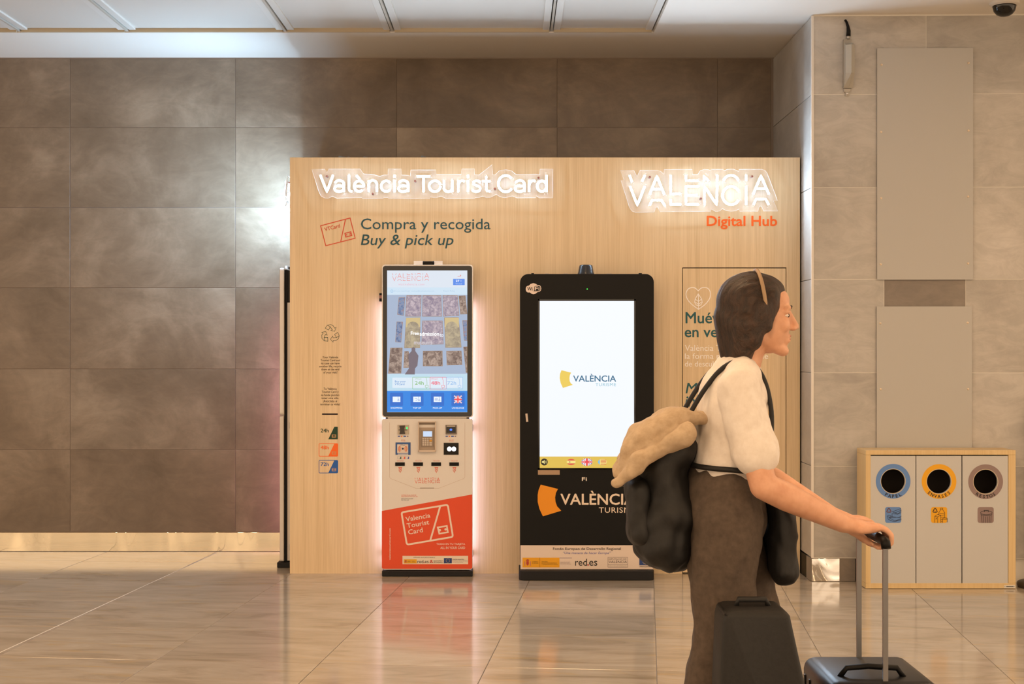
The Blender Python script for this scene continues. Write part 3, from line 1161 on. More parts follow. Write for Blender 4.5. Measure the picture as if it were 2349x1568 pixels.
val_logo(900, 626.5, 983.7, 644, 0.95, glow('#ee8680', 0.95), scr, SY)
text('visitvalencia.com', (914, 649, 973.4, 654.2), glow('#eab6c8', 0.95), scr, SY, space=1.15)
flat('logo_dot', [circ(1056.5, 631.3, 1.2, n=12), rect(1049.5, 633.4, 1057, 634.2)], glow('#e06a5a', 1), scr, SY)
flat('weather_tile', [rrect(1039.4, 639.3, 1066, 653.6, 0.8)], glow('#4f8ae8', 1), scr, SY)
text('27', (1045.8, 641.6, 1053.5, 646.6), glow('#ffffff', 1.1), scr, SY, bold=0.016, lay=3)
text('°C', (1054.8, 642.6, 1059.4, 646.6), glow('#cfe0ff', 1), scr, SY, lay=3)
text('few clouds', (1045.4, 649.2, 1060, 651.8), glow('#d6e6ff', 1), scr, SY, lay=3)
flat('help_strip', [rect(888, 659, 1072, 676)], glow('#cfe6f8', 0.95), scr, SY)
flat('info_mark', stroke(circ(899, 667.5, 3, n=20), 0.6, True) + [rect(898.7, 666.8, 899.3, 669.4), rect(898.7, 665.4, 899.3, 666)], glow('#6fb0e0', 1), scr, SY, 2)
text('Do you need help? vtcshop@visitvalencia.com', (904, 665.4, 996, 669.6), glow('#a9cbe6', 0.95), scr, SY, lay=2)
text('Return Policy', (1017.3, 665.4, 1043.6, 669.6), glow('#a9cbe6', 0.95), scr, SY, lay=2)

# museum hall picture: plain stand-in pictures on a pale wall
flat('gallery_wall', [rect(888, 676, 1072, 857)], glow('#a9bcd8', 0.9), scr, SY, 1)


def picture_mat(name, a, c, d, sc):
    m, nt, b = base_mat(name)
    n = noise_tex(nt, coords(nt, rnd=False), sc, 3, 0.6, 0.8)
    r = ramp(nt, [(0.36, a), (0.50, c), (0.66, d)])
    nt.links.new(n.outputs['Fac'], r.inputs['Fac'])
    b.inputs['Base Color'].default_value = (0.01, 0.01, 0.01, 1)
    nt.links.new(r.outputs['Color'], b.inputs['Emission Color'])
    b.inputs['Emission Strength'].default_value = 0.85
    return m


PM1 = picture_mat('picture_mauve', '#9488a0', '#b4a6b4', '#d6c6d0', 55)  # picture tones lightened to imitate pale haze reflected on the screen
PM2 = picture_mat('picture_brown', '#75625e', '#9c887e', '#c4aea2', 48)
PM3 = picture_mat('picture_blue', '#5a70a0', '#88a0c4', '#a88890', 60)
PM4 = picture_mat('picture_gold', '#a09482', '#b8aa92', '#cabb9c', 45)
PICS = [
    ([(290, 102), (405, 98), (375, 440), (262, 420)], PM3), ([(438, 60), (712, 60), (700, 455), (415, 455)], PM1), ([(742, 60), (1085, 60), (1100, 455), (735, 455)], PM1),
    ([(1122, 60), (1395, 60), (1428, 440), (1130, 455)], PM1), ([(1425, 70), (1545, 65), (1580, 410), (1455, 415)], PM2), ([(428, 485), (692, 480), (685, 1050), (395, 1055)], PM4),
    ([(735, 540), (1112, 540), (1130, 980), (722, 990)], PM1), ([(1150, 480), (1415, 475), (1470, 1040), (1172, 1045)], PM4), ([(250, 560), (362, 562), (330, 945), (225, 940)], PM3),
    ([(1495, 535), (1580, 535), (1580, 915), (1525, 910)], PM3), ([(130, 1055), (355, 1052), (330, 1530), (92, 1532)], PM2), ([(398, 1118), (470, 1118), (535, 1420), (380, 1425)], PM2),
    ([(748, 1112), (1110, 1108), (1115, 1395), (748, 1395)], PM2), ([(1190, 1112), (1470, 1108), (1485, 1370), (1200, 1378)], PM2), ([(1512, 1035), (1582, 1030), (1582, 1520), (1560, 1520)], PM2)]
FRAME = glow('#b08a6a', 0.75)
for pg, mt in PICS:
    pp = [zB(*p) for p in pg]
    flat('gallery_picture', [pp], mt, scr, SY, 2)
    flat('picture_frame', stroke(pp, 0.8, True), FRAME, scr, SY, 3)
for x0, x1 in ((420, 692), (1155, 1425)):
    cx = (x0 + x1) / 2
    ar = arc(cx, 660, (x1 - x0) * 0.42, 105, 180, 360, 10)
    flat('gilded_arch', [[zB(x0, 660), zB(x0 + 6, 485), zB(x1, 482), zB(x1, 660)] + [zB(*p) for p in reversed(ar)]], glow('#dcc692', 0.85), scr, SY, 4)
flat('visitor_figure', [[zB(*p) for p in [(470, 1180), (530, 1110), (530, 1060), (565, 1035), (600, 1060), (600, 1110), (660, 1200), (640, 1390), (595, 1440), (590, 1555), (400, 1555), (480, 1440)]]], glow('#7c7280', 0.8), scr, SY, 5)
text('Free', (942.4, 760, 961, 768), glow('#ffffff', 1.05), scr, SY, bold=0.02, lay=7)
text('admission', (963, 761, 1007, 769.5), glow('#ffffff', 1.05), scr, SY, bold=0.02, lay=7)
text('to', (1009, 765, 1017, 772), glow('#e8eef8', 1), scr, SY, bold=0.02, lay=7)
text('museums', (950, 783.4, 991, 789.6), glow('#cfc8d0', 0.95), scr, SY, bold=0.02, lay=7)

flat('card_strip', [rect(888, 857.5, 1072, 896)], glow('#bfe0f2', 0.95), scr, SY, 1)
flat('card_strip_box', [rrect(900, 865.6, 1061, 889.3, 1.5)], glow('#dcebf8', 0.98), scr, SY, 2)
text('Buy your\nVTCard', (905.5, 872.4, 931, 882.6), glow('#3f8ad0', 1), scr, SY, bold=0.01, lay=3)
for (x0, x1, tx0, tx1, col, tt) in ((745, 1190, 805, 1030, '#86bf7a', '24h'), (1192, 1608, 1218, 1450, '#f0627c', '48h'), (1612, 2028, 1635, 1860, '#94c2f2', '72h')):
    g = glow(col, 0.95)
    a0, a1 = zC(x0, 162), zC(x1, 468)
    flat('card_button', stroke(rrect(a0[0], a0[1], a1[0], a1[1], 1.2, 3), 0.9, True), g, scr, SY, 3)
    text(tt, (zC(tx0, 0)[0], zC(0, 265)[1], zC(tx1, 0)[0], zC(0, 356)[1]), g, scr, SY, bold=0.01, lay=4)
    text('VTCard', (zC(tx0, 0)[0], zC(0, 192)[1], zC(tx0 + 160, 0)[0], zC(0, 225)[1]), g, scr, SY, lay=4)
    cx = x1 - 75
    flat('card_ribbon', stroke([zC(cx - 30, 170), zC(cx - 5, 250), zC(cx, 320), zC(cx - 2, 370)], 0.8) + stroke([zC(cx - 45, 372), zC(cx + 30, 372), zC(cx + 30, 425), zC(cx - 45, 425)], 0.8, True) + stroke([zC(cx - 5, 425), zC(cx - 25, 462)], 0.8), g, scr, SY, 4)
flat('menu_bar', [rect(888, 896, 1072, 944.6)], glow('#1486e6', 0.95), scr, SY, 1)
WG = glow('#e8f2fc', 1)
BTN = glow('#0a6cd0', 0.95)
for (x0, x1, tt, t0, t1) in ((165, 498, 'SHOPPING', 183, 480), (690, 1025, 'TOP UP', 752, 960), (1215, 1553, 'PICK-UP', 1265, 1500), (1740, 2080, 'LANGUAGE', 1755, 2062)):
    a0, a1 = zC(x0, 560), zC(x1, 900)
    flat('menu_button', [rrect(a0[0], a0[1], a1[0], a1[1], 2)], BTN, scr, SY, 2)
    text(tt, (zC(t0, 0)[0], zC(0, 931)[1], zC(t1, 0)[0], zC(0, 974)[1]), WG, scr, SY, bold=0.012, lay=3)
    if tt != 'LANGUAGE':
        cx = (x0 + x1) / 2
        b0, b1 = zC(cx - 98, 662), zC(cx + 98, 800)
        flat('card_icon', [rect(b0[0], b0[1], b1[0], b1[1])], WG, scr, SY, 3)
        flat('icon_ribbon', stroke([zC(cx + 38, 662), zC(cx + 48, 735)], 0.7) + stroke([zC(*p) for p in circ(cx + 48, 755, 18, n=12)], 0.7, True), BTN, scr, SY, 4)
        if tt == 'TOP UP':
            flat('icon_arrow', stroke([zC(*p) for p in arc(cx - 28, 732, 32, 32, -150, 110, 12)], 0.7), BTN, scr, SY, 4)
        if tt == 'PICK-UP':
            flat('icon_target', stroke([zC(*p) for p in circ(cx - 30, 732, 32, n=16)], 0.7, True) + [[zC(*p) for p in circ(cx - 30, 732, 9, n=8)]], BTN, scr, SY, 4)


def union_jack(x0, y0, x1, y1, parent, Y, lay, st=1.0, oval=False):
    w, h = x1 - x0, y1 - y0
    B, Wt, Rd = glow('#2a50b0', st), glow('#f0f4fa', st), glow('#f04a50', st)
    cx, cy = (x0 + x1) / 2, (y0 + y1) / 2
    shape = circ(cx, cy, w / 2, h / 2, 28) if oval else rect(x0, y0, x1, y1)
    k = 0.70 if oval else 0.98
    flat('flag_field', [shape], B, parent, Y, lay)
    d = [stroke([(cx - w / 2 * k, cy - h / 2 * k), (cx + w / 2 * k, cy + h / 2 * k)], w * 0.17)[0], stroke([(cx + w / 2 * k, cy - h / 2 * k), (cx - w / 2 * k, cy + h / 2 * k)], w * 0.17)[0]]
    e = 0.97 if oval else 1.0
    flat('flag_white', d + [rect(cx - w * 0.16, cy - h / 2 * e, cx + w * 0.16, cy + h / 2 * e), rect(cx - w / 2 * e, cy - h * 0.16, cx + w / 2 * e, cy + h * 0.16)], Wt, parent, Y, lay + 1)
    d = [stroke([(cx - w / 2 * k, cy - h / 2 * k), (cx + w / 2 * k, cy + h / 2 * k)], w * 0.05)[0], stroke([(cx + w / 2 * k, cy - h / 2 * k), (cx - w / 2 * k, cy + h / 2 * k)], w * 0.05)[0]]
    flat('flag_red', d + [rect(cx - w * 0.09, cy - h / 2 * e, cx + w * 0.09, cy + h / 2 * e), rect(cx - w / 2 * e, cy - h * 0.09, cx + w / 2 * e, cy + h * 0.09)], Rd, parent, Y, lay + 3)


a0, a1 = zC(1810, 637), zC(2005, 830)
union_jack(a0[0], a0[1], a1[0], a1[1], scr, SY, 3)


# lower cabinet fittings
def zD(x, y):
    return (870 + x / 8.709, 950 + y / 8.709)


def zE(x, y):
    return (870 + x / 7.127, 1110 + y / 7.127)


LY = KY
gro = [(205, 160), (205, 1250), (225, 1280), (730, 1475), (1190, 1475), (1690, 1280), (1710, 1250), (1710, 160)]
flat('door_seam', stroke([zD(*p) for p in gro], 0.45), ink('#b59a84', 0.6), low, LY)
flat('pull_slot', [rect(*zD(815, 1466), *zD(1095, 1476))], ink('#7a6656', 0.6), low, LY, 1)


def zbox(x0, y0, x1, y1, q, Y0_, Y1_):
    a_, c_ = q(x0, y0), q(x1, y1)
    return MB().pbox(a_[0], a_[1], c_[0], c_[1], Y0_, Y1_)


rd = zbox(365, 210, 590, 398, zD, LY - 0.004, LY + 0.001).build('card_reader', ink('#b5aa9a', 0.4, 0.3), low, bevel=0.0006, seg=1)
MB().pprism([zD(*p) for p in [(400, 225), (515, 222), (500, 285), (498, 320), (515, 388), (402, 392), (415, 330), (412, 285)]], LY - 0.012, LY - 0.004).build('reader_mouth', ink('#3a332c', 0.4), rd, bevel=0.0006, seg=1)
zbox(385, 304, 560, 316, zD, LY - 0.0046, LY - 0.004).build('card_slit', M_BLACK, rd)
zbox(540, 250, 565, 296, zD, LY - 0.0047, LY - 0.004).build('status_light', glow('#30f070', 1.6), rd)
nfc = zbox(1325, 212, 1547, 398, zD, LY - 0.006, LY + 0.001).build('contactless_reader', ink('#6e6258', 0.35), low, bevel=0.001, seg=1)
zbox(1342, 250, 1527, 368, zD, LY - 0.0066, LY - 0.006).build('reader_glass', M_BLACKGLASS, nfc)
zbox(1352, 226, 1515, 243, zD, LY - 0.0066, LY - 0.006).build('reader_legend', ink('#c9bcae', 0.5), nfc)
flat('wave_light', [[zD(*p) for p in circ(1432, 306, 26, 22, 16)]], glow('#3c70ff', 1.6), nfc, LY - 0.0066, 1)
for x in (372, 1325):
    for dx, wd, col in ((0, 46, '#5b6aa8'), (64, 14, '#d8452e'), (78, 14, '#e9a13a'), (112, 52, '#4060b0'), (180, 30, '#8a7f8a')):
        flat('card_brand_mark', [rect(*zD(x + dx, 424), *zD(x + dx + wd, 450))], ink(col, 0.5), low, LY, 1)
text('Recarga\nRecharge', (*zD(435, 498), *zD(522, 540)), ink('#d8593a'), low, LY, align='CENTER')
text('Lector QR\nQR Reader', (*zD(1393, 498), *zD(1490, 540)), ink('#d8593a'), low, LY, align='CENTER')
pad = zbox(325, 560, 625, 805, zD, LY - 0.002, LY + 0.001).build('card_pad', ink('#2c5592', 0.4), low)
flat('pad_label', [rrect(*zD(358, 597), *zD(578, 770), 1)], ink('#d8cdc4', 0.5), pad, LY - 0.002)
wv = []
for r in (42, 66, 84):
    wv += stroke([zD(*p) for p in arc(470, 687, r * 1.0, r, -45, 45, 8)], 1.3 if r > 50 else 0.9)
    wv += stroke([zD(*p) for p in arc(470, 687, r * 1.0, r, 135, 225, 8)], 1.3 if r > 50 else 0.9)
flat('wave_mark', wv, ink('#d8743a'), pad, LY - 0.002, 1)
flat('centre_dot', [[zD(*p) for p in circ(470, 685, 20, n=16)]], ink('#23314e'), pad, LY - 0.002, 1)
text('VTCard', (*zD(418, 605), *zD(512, 622)), ink('#2a2a3a'), pad, LY - 0.002, bold=0.01)
flat('pad_footer', [rect(*zD(368, 782), *zD(578, 801))], ink('#c0c4d4'), pad, LY - 0.002, 1)
qr = zbox(1288, 567, 1585, 805, zD, LY - 0.002, LY + 0.001).build('code_scanner', M_BLACKGLASS, low)
flat('scanner_lamp', [[zD(*p) for p in circ(1400, 690, 44, 46, 20)]], glow('#f4f8ff', 4), qr, LY - 0.002, 1)
flat('scanner_lamp', [[zD(*p) for p in circ(1490, 690, 44, 46, 20)]], glow('#f4f8ff', 4), qr, LY - 0.002, 1)
# keypad niche: raised frame, sloped board inside
a0, a1 = zD(780, 140), zD(1133, 745)
kp = MB()
fx0, fx1 = P(a0[0], 0, LY).x, P(a1[0], 0, LY).x
fz0, fz1 = P(0, a1[1], LY).z, P(0, a0[1], LY).z
w_ = 0.0045
kp.box(fx0, fx0 + w_, LY - 0.02, LY + 0.001, fz0, fz1).box(fx1 - w_, fx1, LY - 0.02, LY + 0.001, fz0, fz1).box(fx0, fx1, LY - 0.02, LY + 0.001, fz1 - w_, fz1).box(fx0, fx1, LY - 0.02, LY + 0.001, fz0, fz0 + w_ * 2.2)
niche = kp.build('keypad_niche', ink('#cdbcab', 0.45), low)
zbox(790, 262, 1125, 720, zD, LY - 0.002, LY + 0.0005).build('keypad_board', ink('#a29282', 0.4, 0.2), niche)
zbox(790, 150, 1125, 205, zD, LY - 0.0015, LY + 0.0005).build('niche_soffit', ink('#8f8172', 0.5), niche)
zbox(840, 316, 1085, 645, zD, LY - 0.006, LY - 0.002).build('pin_pad', ink('#8e8072', 0.35, 0.3), niche, bevel=0.0006, seg=1)
flat('keypad_display', [rect(*zD(876, 337), *zD(1055, 444))], glow('#c8dcf8', 1), niche, LY - 0.0062)
for r in range(4):
    for cc_ in range(4):
        x = (880, 925, 970, 1027)[cc_]
        y = 486 + r * 41
        hw = 17 if cc_ < 3 else 26
        zbox(x - hw, y - 15, x + hw, y + 14, zD, LY - 0.009, LY - 0.006).build('key', ink('#d8a03c' if (cc_ == 3 and r == 1) else '#c8bdb2', 0.3, 0.4), niche, bevel=0.0005, seg=1)
# dispensing slots
for x in (318, 680, 1040, 1400):
    zbox(x, 958, x + 192, 1027, zD, LY - 0.004, LY + 0.001).build('card_slot', M_BLACK, low, bevel=0.0005, seg=1)
    text('Coge tu tarjeta\nTake your card', (*zD(x + 36, 907), *zD(x + 166, 942)), ink('#d8593a'), low, LY, align='CENTER')
    hd = [[zD(*p) for p in ((x + 64, 1053), (x + 138, 1053), (x + 138, 1066), (x + 64, 1066))]]
    hd += [s for s in stroke([zD(x + 78, 1070), zD(x + 78, 1130), zD(x + 95, 1140), zD(x + 101, 1165), zD(x + 108, 1140), zD(x + 124, 1125), zD(x + 124, 1070)], 0.8)]
    hd += stroke([zD(x + 82, 1075), zD(x + 120, 1115)], 0.7) + stroke([zD(x + 118, 1075), zD(x + 90, 1130)], 0.7)
    flat('hand_mark', hd, ink('#d8593a'), low, LY, 1)
for k, col in enumerate(('#1d5a48', '#d8502c', '#3a4aa8')):
    x = 366 + k * 78
    flat('card_print', [[zD(x + 40, 886), zD(x + 62, 842), zD(x + 72, 842), zD(x + 72, 886)]] + stroke(rect(*zD(x, 842), *zD(x + 72, 887)), 0.25, True), ink(col), low, LY, 1)
val_logo(951.5, 1095.2, 1008.6, 1107.5, 0.85, ink('#e0562e'), low, LY)
OR = ink('#da4a22', 0.45)
flat('orange_field', [[zE(42, 437), zE(1520, 167)] + [zE(1520, 1365), (zE(1500, 0)[0], zE(0, 1383)[1]), (zE(62, 0)[0], zE(0, 1383)[1]), zE(42, 1365)]], OR, low, LY)
text('CONSULTA LA GUÍA DE\nDESCUENTOS EN ESTE QR', (*zE(360, 166), *zE(628, 212)), ink('#d8593a'), low, LY)
text('DISCOUNTS GUIDE\nON THIS QR', (*zE(360, 228), *zE(553, 272)), ink('#3a5058'), low, LY)
PRN = ink('#e6d3c6', 0.5)


def rquad(c, r):
    """rounded quad outline"""
    out = []
    n = len(c)
    for i in range(n):
        p0, p1, p2 = Vector(c[i - 1]), Vector(c[i]), Vector(c[(i + 1) % n])
        a_ = p1 + (p0 - p1).normalized() * r
        b_ = p1 + (p2 - p1).normalized() * r
        for t in (0, 0.25, 0.5, 0.75, 1):
            out.append(tuple(a_.lerp(p1, t).lerp(p1.lerp(b_, t), t)))
    return out


flat('card_outline', stroke(rquad([zE(363, 460), zE(1120, 335), zE(1205, 860), zE(452, 988)], 5), 4.0, True), PRN, low, LY, 2)
flat('card_stripe', stroke([zE(995, 365), zE(835, 915)], 4.0), PRN, low, LY, 4)
text('Valencia\nTourist\nCard', (zE(448, 0)[0], zE(0, 500)[1], zE(852, 0)[0], zE(0, 790)[1]), PRN, low, LY, bold=0.014, rot=-9.8, lay=3)
cq = [zE(957, 705), zE(1105, 682), zE(1122, 783), zE(982, 808)]
flat('card_chip', stroke(cq, 3.6, True), PRN, low, LY, 4)
flat('chip_notch', [[zE(*p) for p in circ(990, 751, 20, n=14)], [zE(*p) for p in circ(1085, 737, 20, n=14)]], PRN, low, LY, 5)
text('TODO EN TU TARJETA', (*zE(935, 962), *zE(1403, 1000)), PRN, low, LY, bold=0.012, lay=3)
text('ALL IN YOUR CARD', (*zE(1000, 1018), *zE(1403, 1057)), PRN, low, LY, bold=0.012, lay=3)
vx, vy0, vy1 = zE(173, 0)[0], zE(0, 718)[1], zE(0, 1235)[1]
vw, vc = (vy1 - vy0), (vy0 + vy1) / 2
text('valenciatouristcard.com', (vx - vw / 2, vc - 1.9, vx + vw / 2, vc + 1.9), PRN, low, LY, bold=0.008, rot=-90, lay=3)
stk = flat('funding_sticker', [rect(*zE(380, 1170), *zE(1453, 1306))], ink('#e2d5c4', 0.5), low, LY, 2)
text('IMPULSO VLCI (AE-CV-2018-2)', (*zE(563, 1186), *zE(910, 1208)), ink('#4a4038'), stk, LY, lay=5)
flat('ministry_box', [rect(*zE(402, 1226), *zE(612, 1294))], ink('#e0a51c'), stk, LY, 5)


def crest(cx, cy, h, parent, Y, lay, red='#a8382a'):
    w = h * 0.62
    flat('crest_mark', [[(cx - w * 0.28, cy - h * 0.22), (cx + w * 0.28, cy - h * 0.22), (cx + w * 0.28, cy + h * 0.2), (cx, cy + h * 0.42), (cx - w * 0.28, cy + h * 0.2)],
                        [(cx - w * 0.3, cy - h * 0.26), (cx - w * 0.36, cy - h * 0.4), (cx, cy - h * 0.48), (cx + w * 0.36, cy - h * 0.4), (cx + w * 0.3, cy - h * 0.26)]], ink(red), parent, Y, lay)
    flat('crest_pillar', [rect(cx - w * 0.72, cy - h * 0.2, cx - w * 0.54, cy + h * 0.42), rect(cx + w * 0.54, cy - h * 0.2, cx + w * 0.72, cy + h * 0.42)], ink('#b8756a'), parent, Y, lay)


cx_, cy_ = zE(435, 1262)
crest(cx_, cy_, 7.5, stk, LY, 7)
text('GOBIERNO\nDE ESPAÑA', (*zE(468, 1252), *zE(512, 1272)), ink('#5a4208'), stk, LY, lay=7)
text('MINISTERIO\nDE ECONOMÍA', (*zE(536, 1254), *zE(592, 1276)), ink('#5a4208'), stk, LY, lay=7)
text('red', (*zE(625, 1236), *zE(722, 1290)), ink('#241c1a'), stk, LY, lay=5)
flat('red_dot', [[zE(*p) for p in circ(733, 1283, 8, n=12)]], ink('#b01c24'), stk, LY, 5)
text('es', (*zE(745, 1252), *zE(808, 1290)), ink('#241c1a'), stk, LY, lay=5)
cx_, cy_ = zE(850, 1262)
flat('city_crest', [circ(cx_, cy_ - 1.5, 2.2, n=14), circ(cx_ - 2, cy_ + 2, 1.7, n=12), circ(cx_ + 2, cy_ + 2, 1.7, n=12)], ink('#b8483c'), stk, LY, 5)
text('AJUNTAMENT\nDE VALÈNCIA', (*zE(888, 1243), *zE(1040, 1288)), ink('#4a3c38'), stk, LY, lay=5, bold=0.006)


def eu_flag(x0, y0, x1, y1, parent, Y, lay):
    flat('flag_field', [rect(x0, y0, x1, y1)], ink('#1d3a78'), parent, Y, lay)
    cx, cy = (x0 + x1) / 2, (y0 + y1) / 2
    r = (y1 - y0) * 0.34
    flat('flag_stars', [circ(cx + r * math.cos(k * PI / 6), cy + r * math.sin(k * PI / 6), (y1 - y0) * 0.045, n=6) for k in range(12)], ink('#e8c948'), parent, Y, lay + 2)


eu_flag(*zE(1057, 1206), *zE(1187, 1292), stk, LY, 5)
text('UNIÓN EUROPEA', (*zE(1200, 1216), *zE(1388, 1236)), ink('#3a3a5a'), stk, LY, lay=5, bold=0.006)
text('Fondo Europeo de Desarrollo Regional', (*zE(1200, 1247), *zE(1448, 1262)), ink('#6a6a80'), stk, LY, lay=5)
text('Una manera de hacer Europa', (*zE(1200, 1269), *zE(1370, 1283)), ink('#6a6a80'), stk, LY, lay=5)

kiosk2 = copy_tree(kiosk)
kiosk2['label'] = 'slim kiosk seen edge-on against the left flank of the booth'
for ch in [c_ for c_ in kiosk2.children if c_.name.startswith('light_strip')]:
    if ch.data.vertices[0].co.x > 0:          # only the strip towards the wall is lit on this one
        bpy.data.objects.remove(ch)
    else:
        ch.data = ch.data.copy()
        ch.data.materials[0] = glow('#f2b4dc', PINK * 3.0)
        ch.location.x -= 0.012
kiosk2.location = (BX0, 0.455, 0)
kiosk2.rotation_euler = (0, 0, -PI / 2)

# ------------------------------------------------------------------ black tourist totem
TY = -0.20
tot = empty('information_totem', (P(1346, 0, TY).x, -0.12, 0), 'black floor-standing information totem with large white screen', 'totem')
body = MB().pprism(rrect(1193, 628, 1500, 1307, 19, 7), TY, -0.03).build('body', M_BLACK, tot, bevel=0.002)
a, c = P(1190.5, 1331, -0.24), P(1501.5, 1309, -0.24)
bs = [(a.x, -0.02), (a.x, -0.21), (a.x + 0.008, -0.232), (a.x + 0.03, -0.24), (c.x - 0.03, -0.24), (c.x - 0.008, -0.232), (c.x, -0.21), (c.x, -0.02)]
mb = MB()
n = len(bs)
mb.add([(x, y, 0.0005) for x, y in bs] + [(x, y, c.z) for x, y in bs], [tuple(range(n)), tuple(range(2 * n - 1, n - 1, -1))] + [(i, (i + 1) % n, (i + 1) % n + n, i + n) for i in range(n)])
mb.build('plinth', M_CHAR, tot, bevel=0.003)
# recessed screen frame
rf = MB()
x0, x1 = P(1234, 0, TY).x, P(1458, 0, TY).x
z0, z1 = P(0, 1076, TY).z, P(0, 686, TY).z
t = 0.008
rf.box(x0, x0 + t, TY - 0.004, TY + 0.002, z0, z1).box(x1 - t, x1, TY - 0.004, TY + 0.002, z0, z1).box(x0, x1, TY - 0.004, TY + 0.002, z1 - t, z1).box(x0, x1, TY - 0.004, TY + 0.002, z0, z0 + t)
rf.build('screen_surround', M_BLACKGLASS, tot)
ts = flat('display', [rect(1238, 690, 1454.5, 1073.5)], glow('#f0f6fd', 1.02), tot, TY)
flat('language_bar', [rect(1238, 1046.5, 1454.5, 1073.5)], glow('#e8c456', 0.92), ts, TY, 1)


def z5(x, y):
    return (1180 + x / 3.0735, 590 + y / 3.0735)


def sector(q):
    return [q(*p) for p in [(332, 795), (400, 812), (391, 830), (388, 850), (390, 872), (398, 888), (412, 898), (342, 920), (326, 885), (319, 850), (322, 820)]]


flat('logo_sector', [sector(z5)], glow('#f0d060', 0.95), ts, TY, 1)
text('VALÈNCIA', (1315, 857.2, 1413, 874.7), glow('#1e6a90', 0.95), ts, TY, bold=0.014, lay=2)
text('TURISME', (1366, 878, 1413, 885.4), glow('#8cc4d8', 0.95), ts, TY, lay=2, space=1.1)
flat('sound_button', [circ(1248.5, 1059, 8, n=24)], glow('#181818', 0.6), ts, TY, 3)
flat('speaker_mark', [[(1243, 1057), (1246, 1057), (1249.5, 1054), (1249.5, 1064), (1246, 1061), (1243, 1061)]] + stroke(arc(1249, 1059, 3, 3, -45, 45, 5), 0.7) + stroke(arc(1249, 1059, 5, 5, -45, 45, 5), 0.7), glow('#e8d88a', 1), ts, TY, 5)
flat('flag_button', [circ(1310.2, 1059, 10.3, 7, 28)], glow('#e05048', 0.95), ts, TY, 3)
flat('flag_band', [[p for p in circ(1310.2, 1059, 10.2, 7, 40) if abs(p[1] - 1059) < 3.8]], glow('#f8e888', 0.95), ts, TY, 4)
flat('flag_crest', [circ(1307, 1059, 1.6, n=10)], glow('#b07060', 0.95), ts, TY, 5)
union_jack(1333.5, 1050.5, 1359, 1067.5, ts, TY, 3, 0.95, True)
flat('flag_button', [circ(1382, 1059, 10.3, 7, 28)], glow('#f4dc80', 0.95), ts, TY, 3)
flat('flag_stripes', [rect(1378, 1054 + k * 3.2, 1390.5, 1055.3 + k * 3.2) for k in range(4)], glow('#e06048', 0.95), ts, TY, 4)
flat('flag_hoist', [[p for p in circ(1382, 1059, 10.3, 7, 40) if p[0] < 1377]], glow('#78c0e8', 0.95), ts, TY, 4)
# fittings on the totem
p = P(1344, 628, -0.12)
MB().lathe([(0.046, 0.0), (0.046, 0.004), (0.043, 0.012), (0.037, 0.046), (0.034, 0.052), (0.026, 0.054)], (p.x, -0.12, p.z - 0.004), 'z', 32).build('sensor_dome', ink('#222428', 0.3), tot, smooth=True)
for x, w in ((1222, 6), (1469, 7)):
    MB().pbox(x - w / 2, 626, x + w / 2, 629, TY + 0.02, TY + 0.04).build('top_bolt', M_BLACK, tot)
for x, w in ((1255, 8), (1298, 9), (1398, 10)):
    MB().pbox(x - w / 2, 626.4, x + w / 2, 629, TY + 0.05, TY + 0.08).build('top_cap', ink('#c8b8a8', 0.6), tot)
flat('status_light', [circ(1347, 662.6, 1.3, n=10)], glow('#40ff50', 2.0), tot, TY)


def zw(x, y):
    return (1200 + x / 11.745, 640 + y / 11.745)


wf = flat('wifi_sticker', [[zw(*p) for p in [(70, 255), (78, 215), (105, 185), (155, 172), (200, 130), (275, 105), (345, 128), (385, 158), (430, 158), (470, 185), (490, 245), (475, 310), (440, 338), (390, 345), (345, 385), (275, 405), (215, 385), (180, 355), (130, 358), (90, 335), (72, 295)]]], ink('#e4d2c8', 0.5), tot, TY)
text('Wi', (*zw(112, 212), *zw(252, 305)), ink('#1a1614'), wf, TY, bold=0.012, lay=3)
flat('badge_field', [[zw(*p) for p in [(275, 328), (298, 300), (300, 210), (315, 188), (345, 180), (425, 180), (455, 195), (465, 225), (465, 285), (450, 310), (425, 320)]]], ink('#1a1614'), wf, TY, 2)
text('Fi', (*zw(318, 198), *zw(438, 300)), ink('#e4d2c8'), wf, TY, bold=0.012, lay=4)
flat('asset_tag', [rot2(rect(1206, 948, 1211, 967), (1208.5, 957.5), -6)], ink('#c8b8aa'), tot, TY)
flat('paper_label', [rect(1234, 1077.5, 1284, 1088.3)], ink('#a58a70'), tot, TY)
flat('paper_label', stroke(rect(1423.5, 1081, 1448, 1114.5), 0.7, True), ink('#7a6450'), tot, TY)
text('Fi', (1335, 1094, 1346, 1102), ink('#e6ddd2'), tot, TY, bold=0.02)


def zt(x, y):
    return (1180 + x / 4.9, 1030 + y / 4.9)


flat('logo_sector', [[zt(*p) for p in [(296, 397), (490, 445), (466, 490), (458, 540), (462, 590), (480, 640), (527, 690), (320, 752), (282, 670), (262, 590), (262, 510), (272, 455)]]], ink('#e08e08', 0.5), tot, TY)
text('VALÈNCIA', (*zt(520, 468), *zt(1352, 622)), ink('#e0cfbc', 0.5), tot, TY, bold=0.016)
text('TURISME', (*zt(950, 652), *zt(1352, 712)), ink('#e0cfbc', 0.5), tot, TY, bold=0.008, space=1.1)


def zF(x, y):
    return (1190 + x / 7.577, 1240 + y / 7.577)


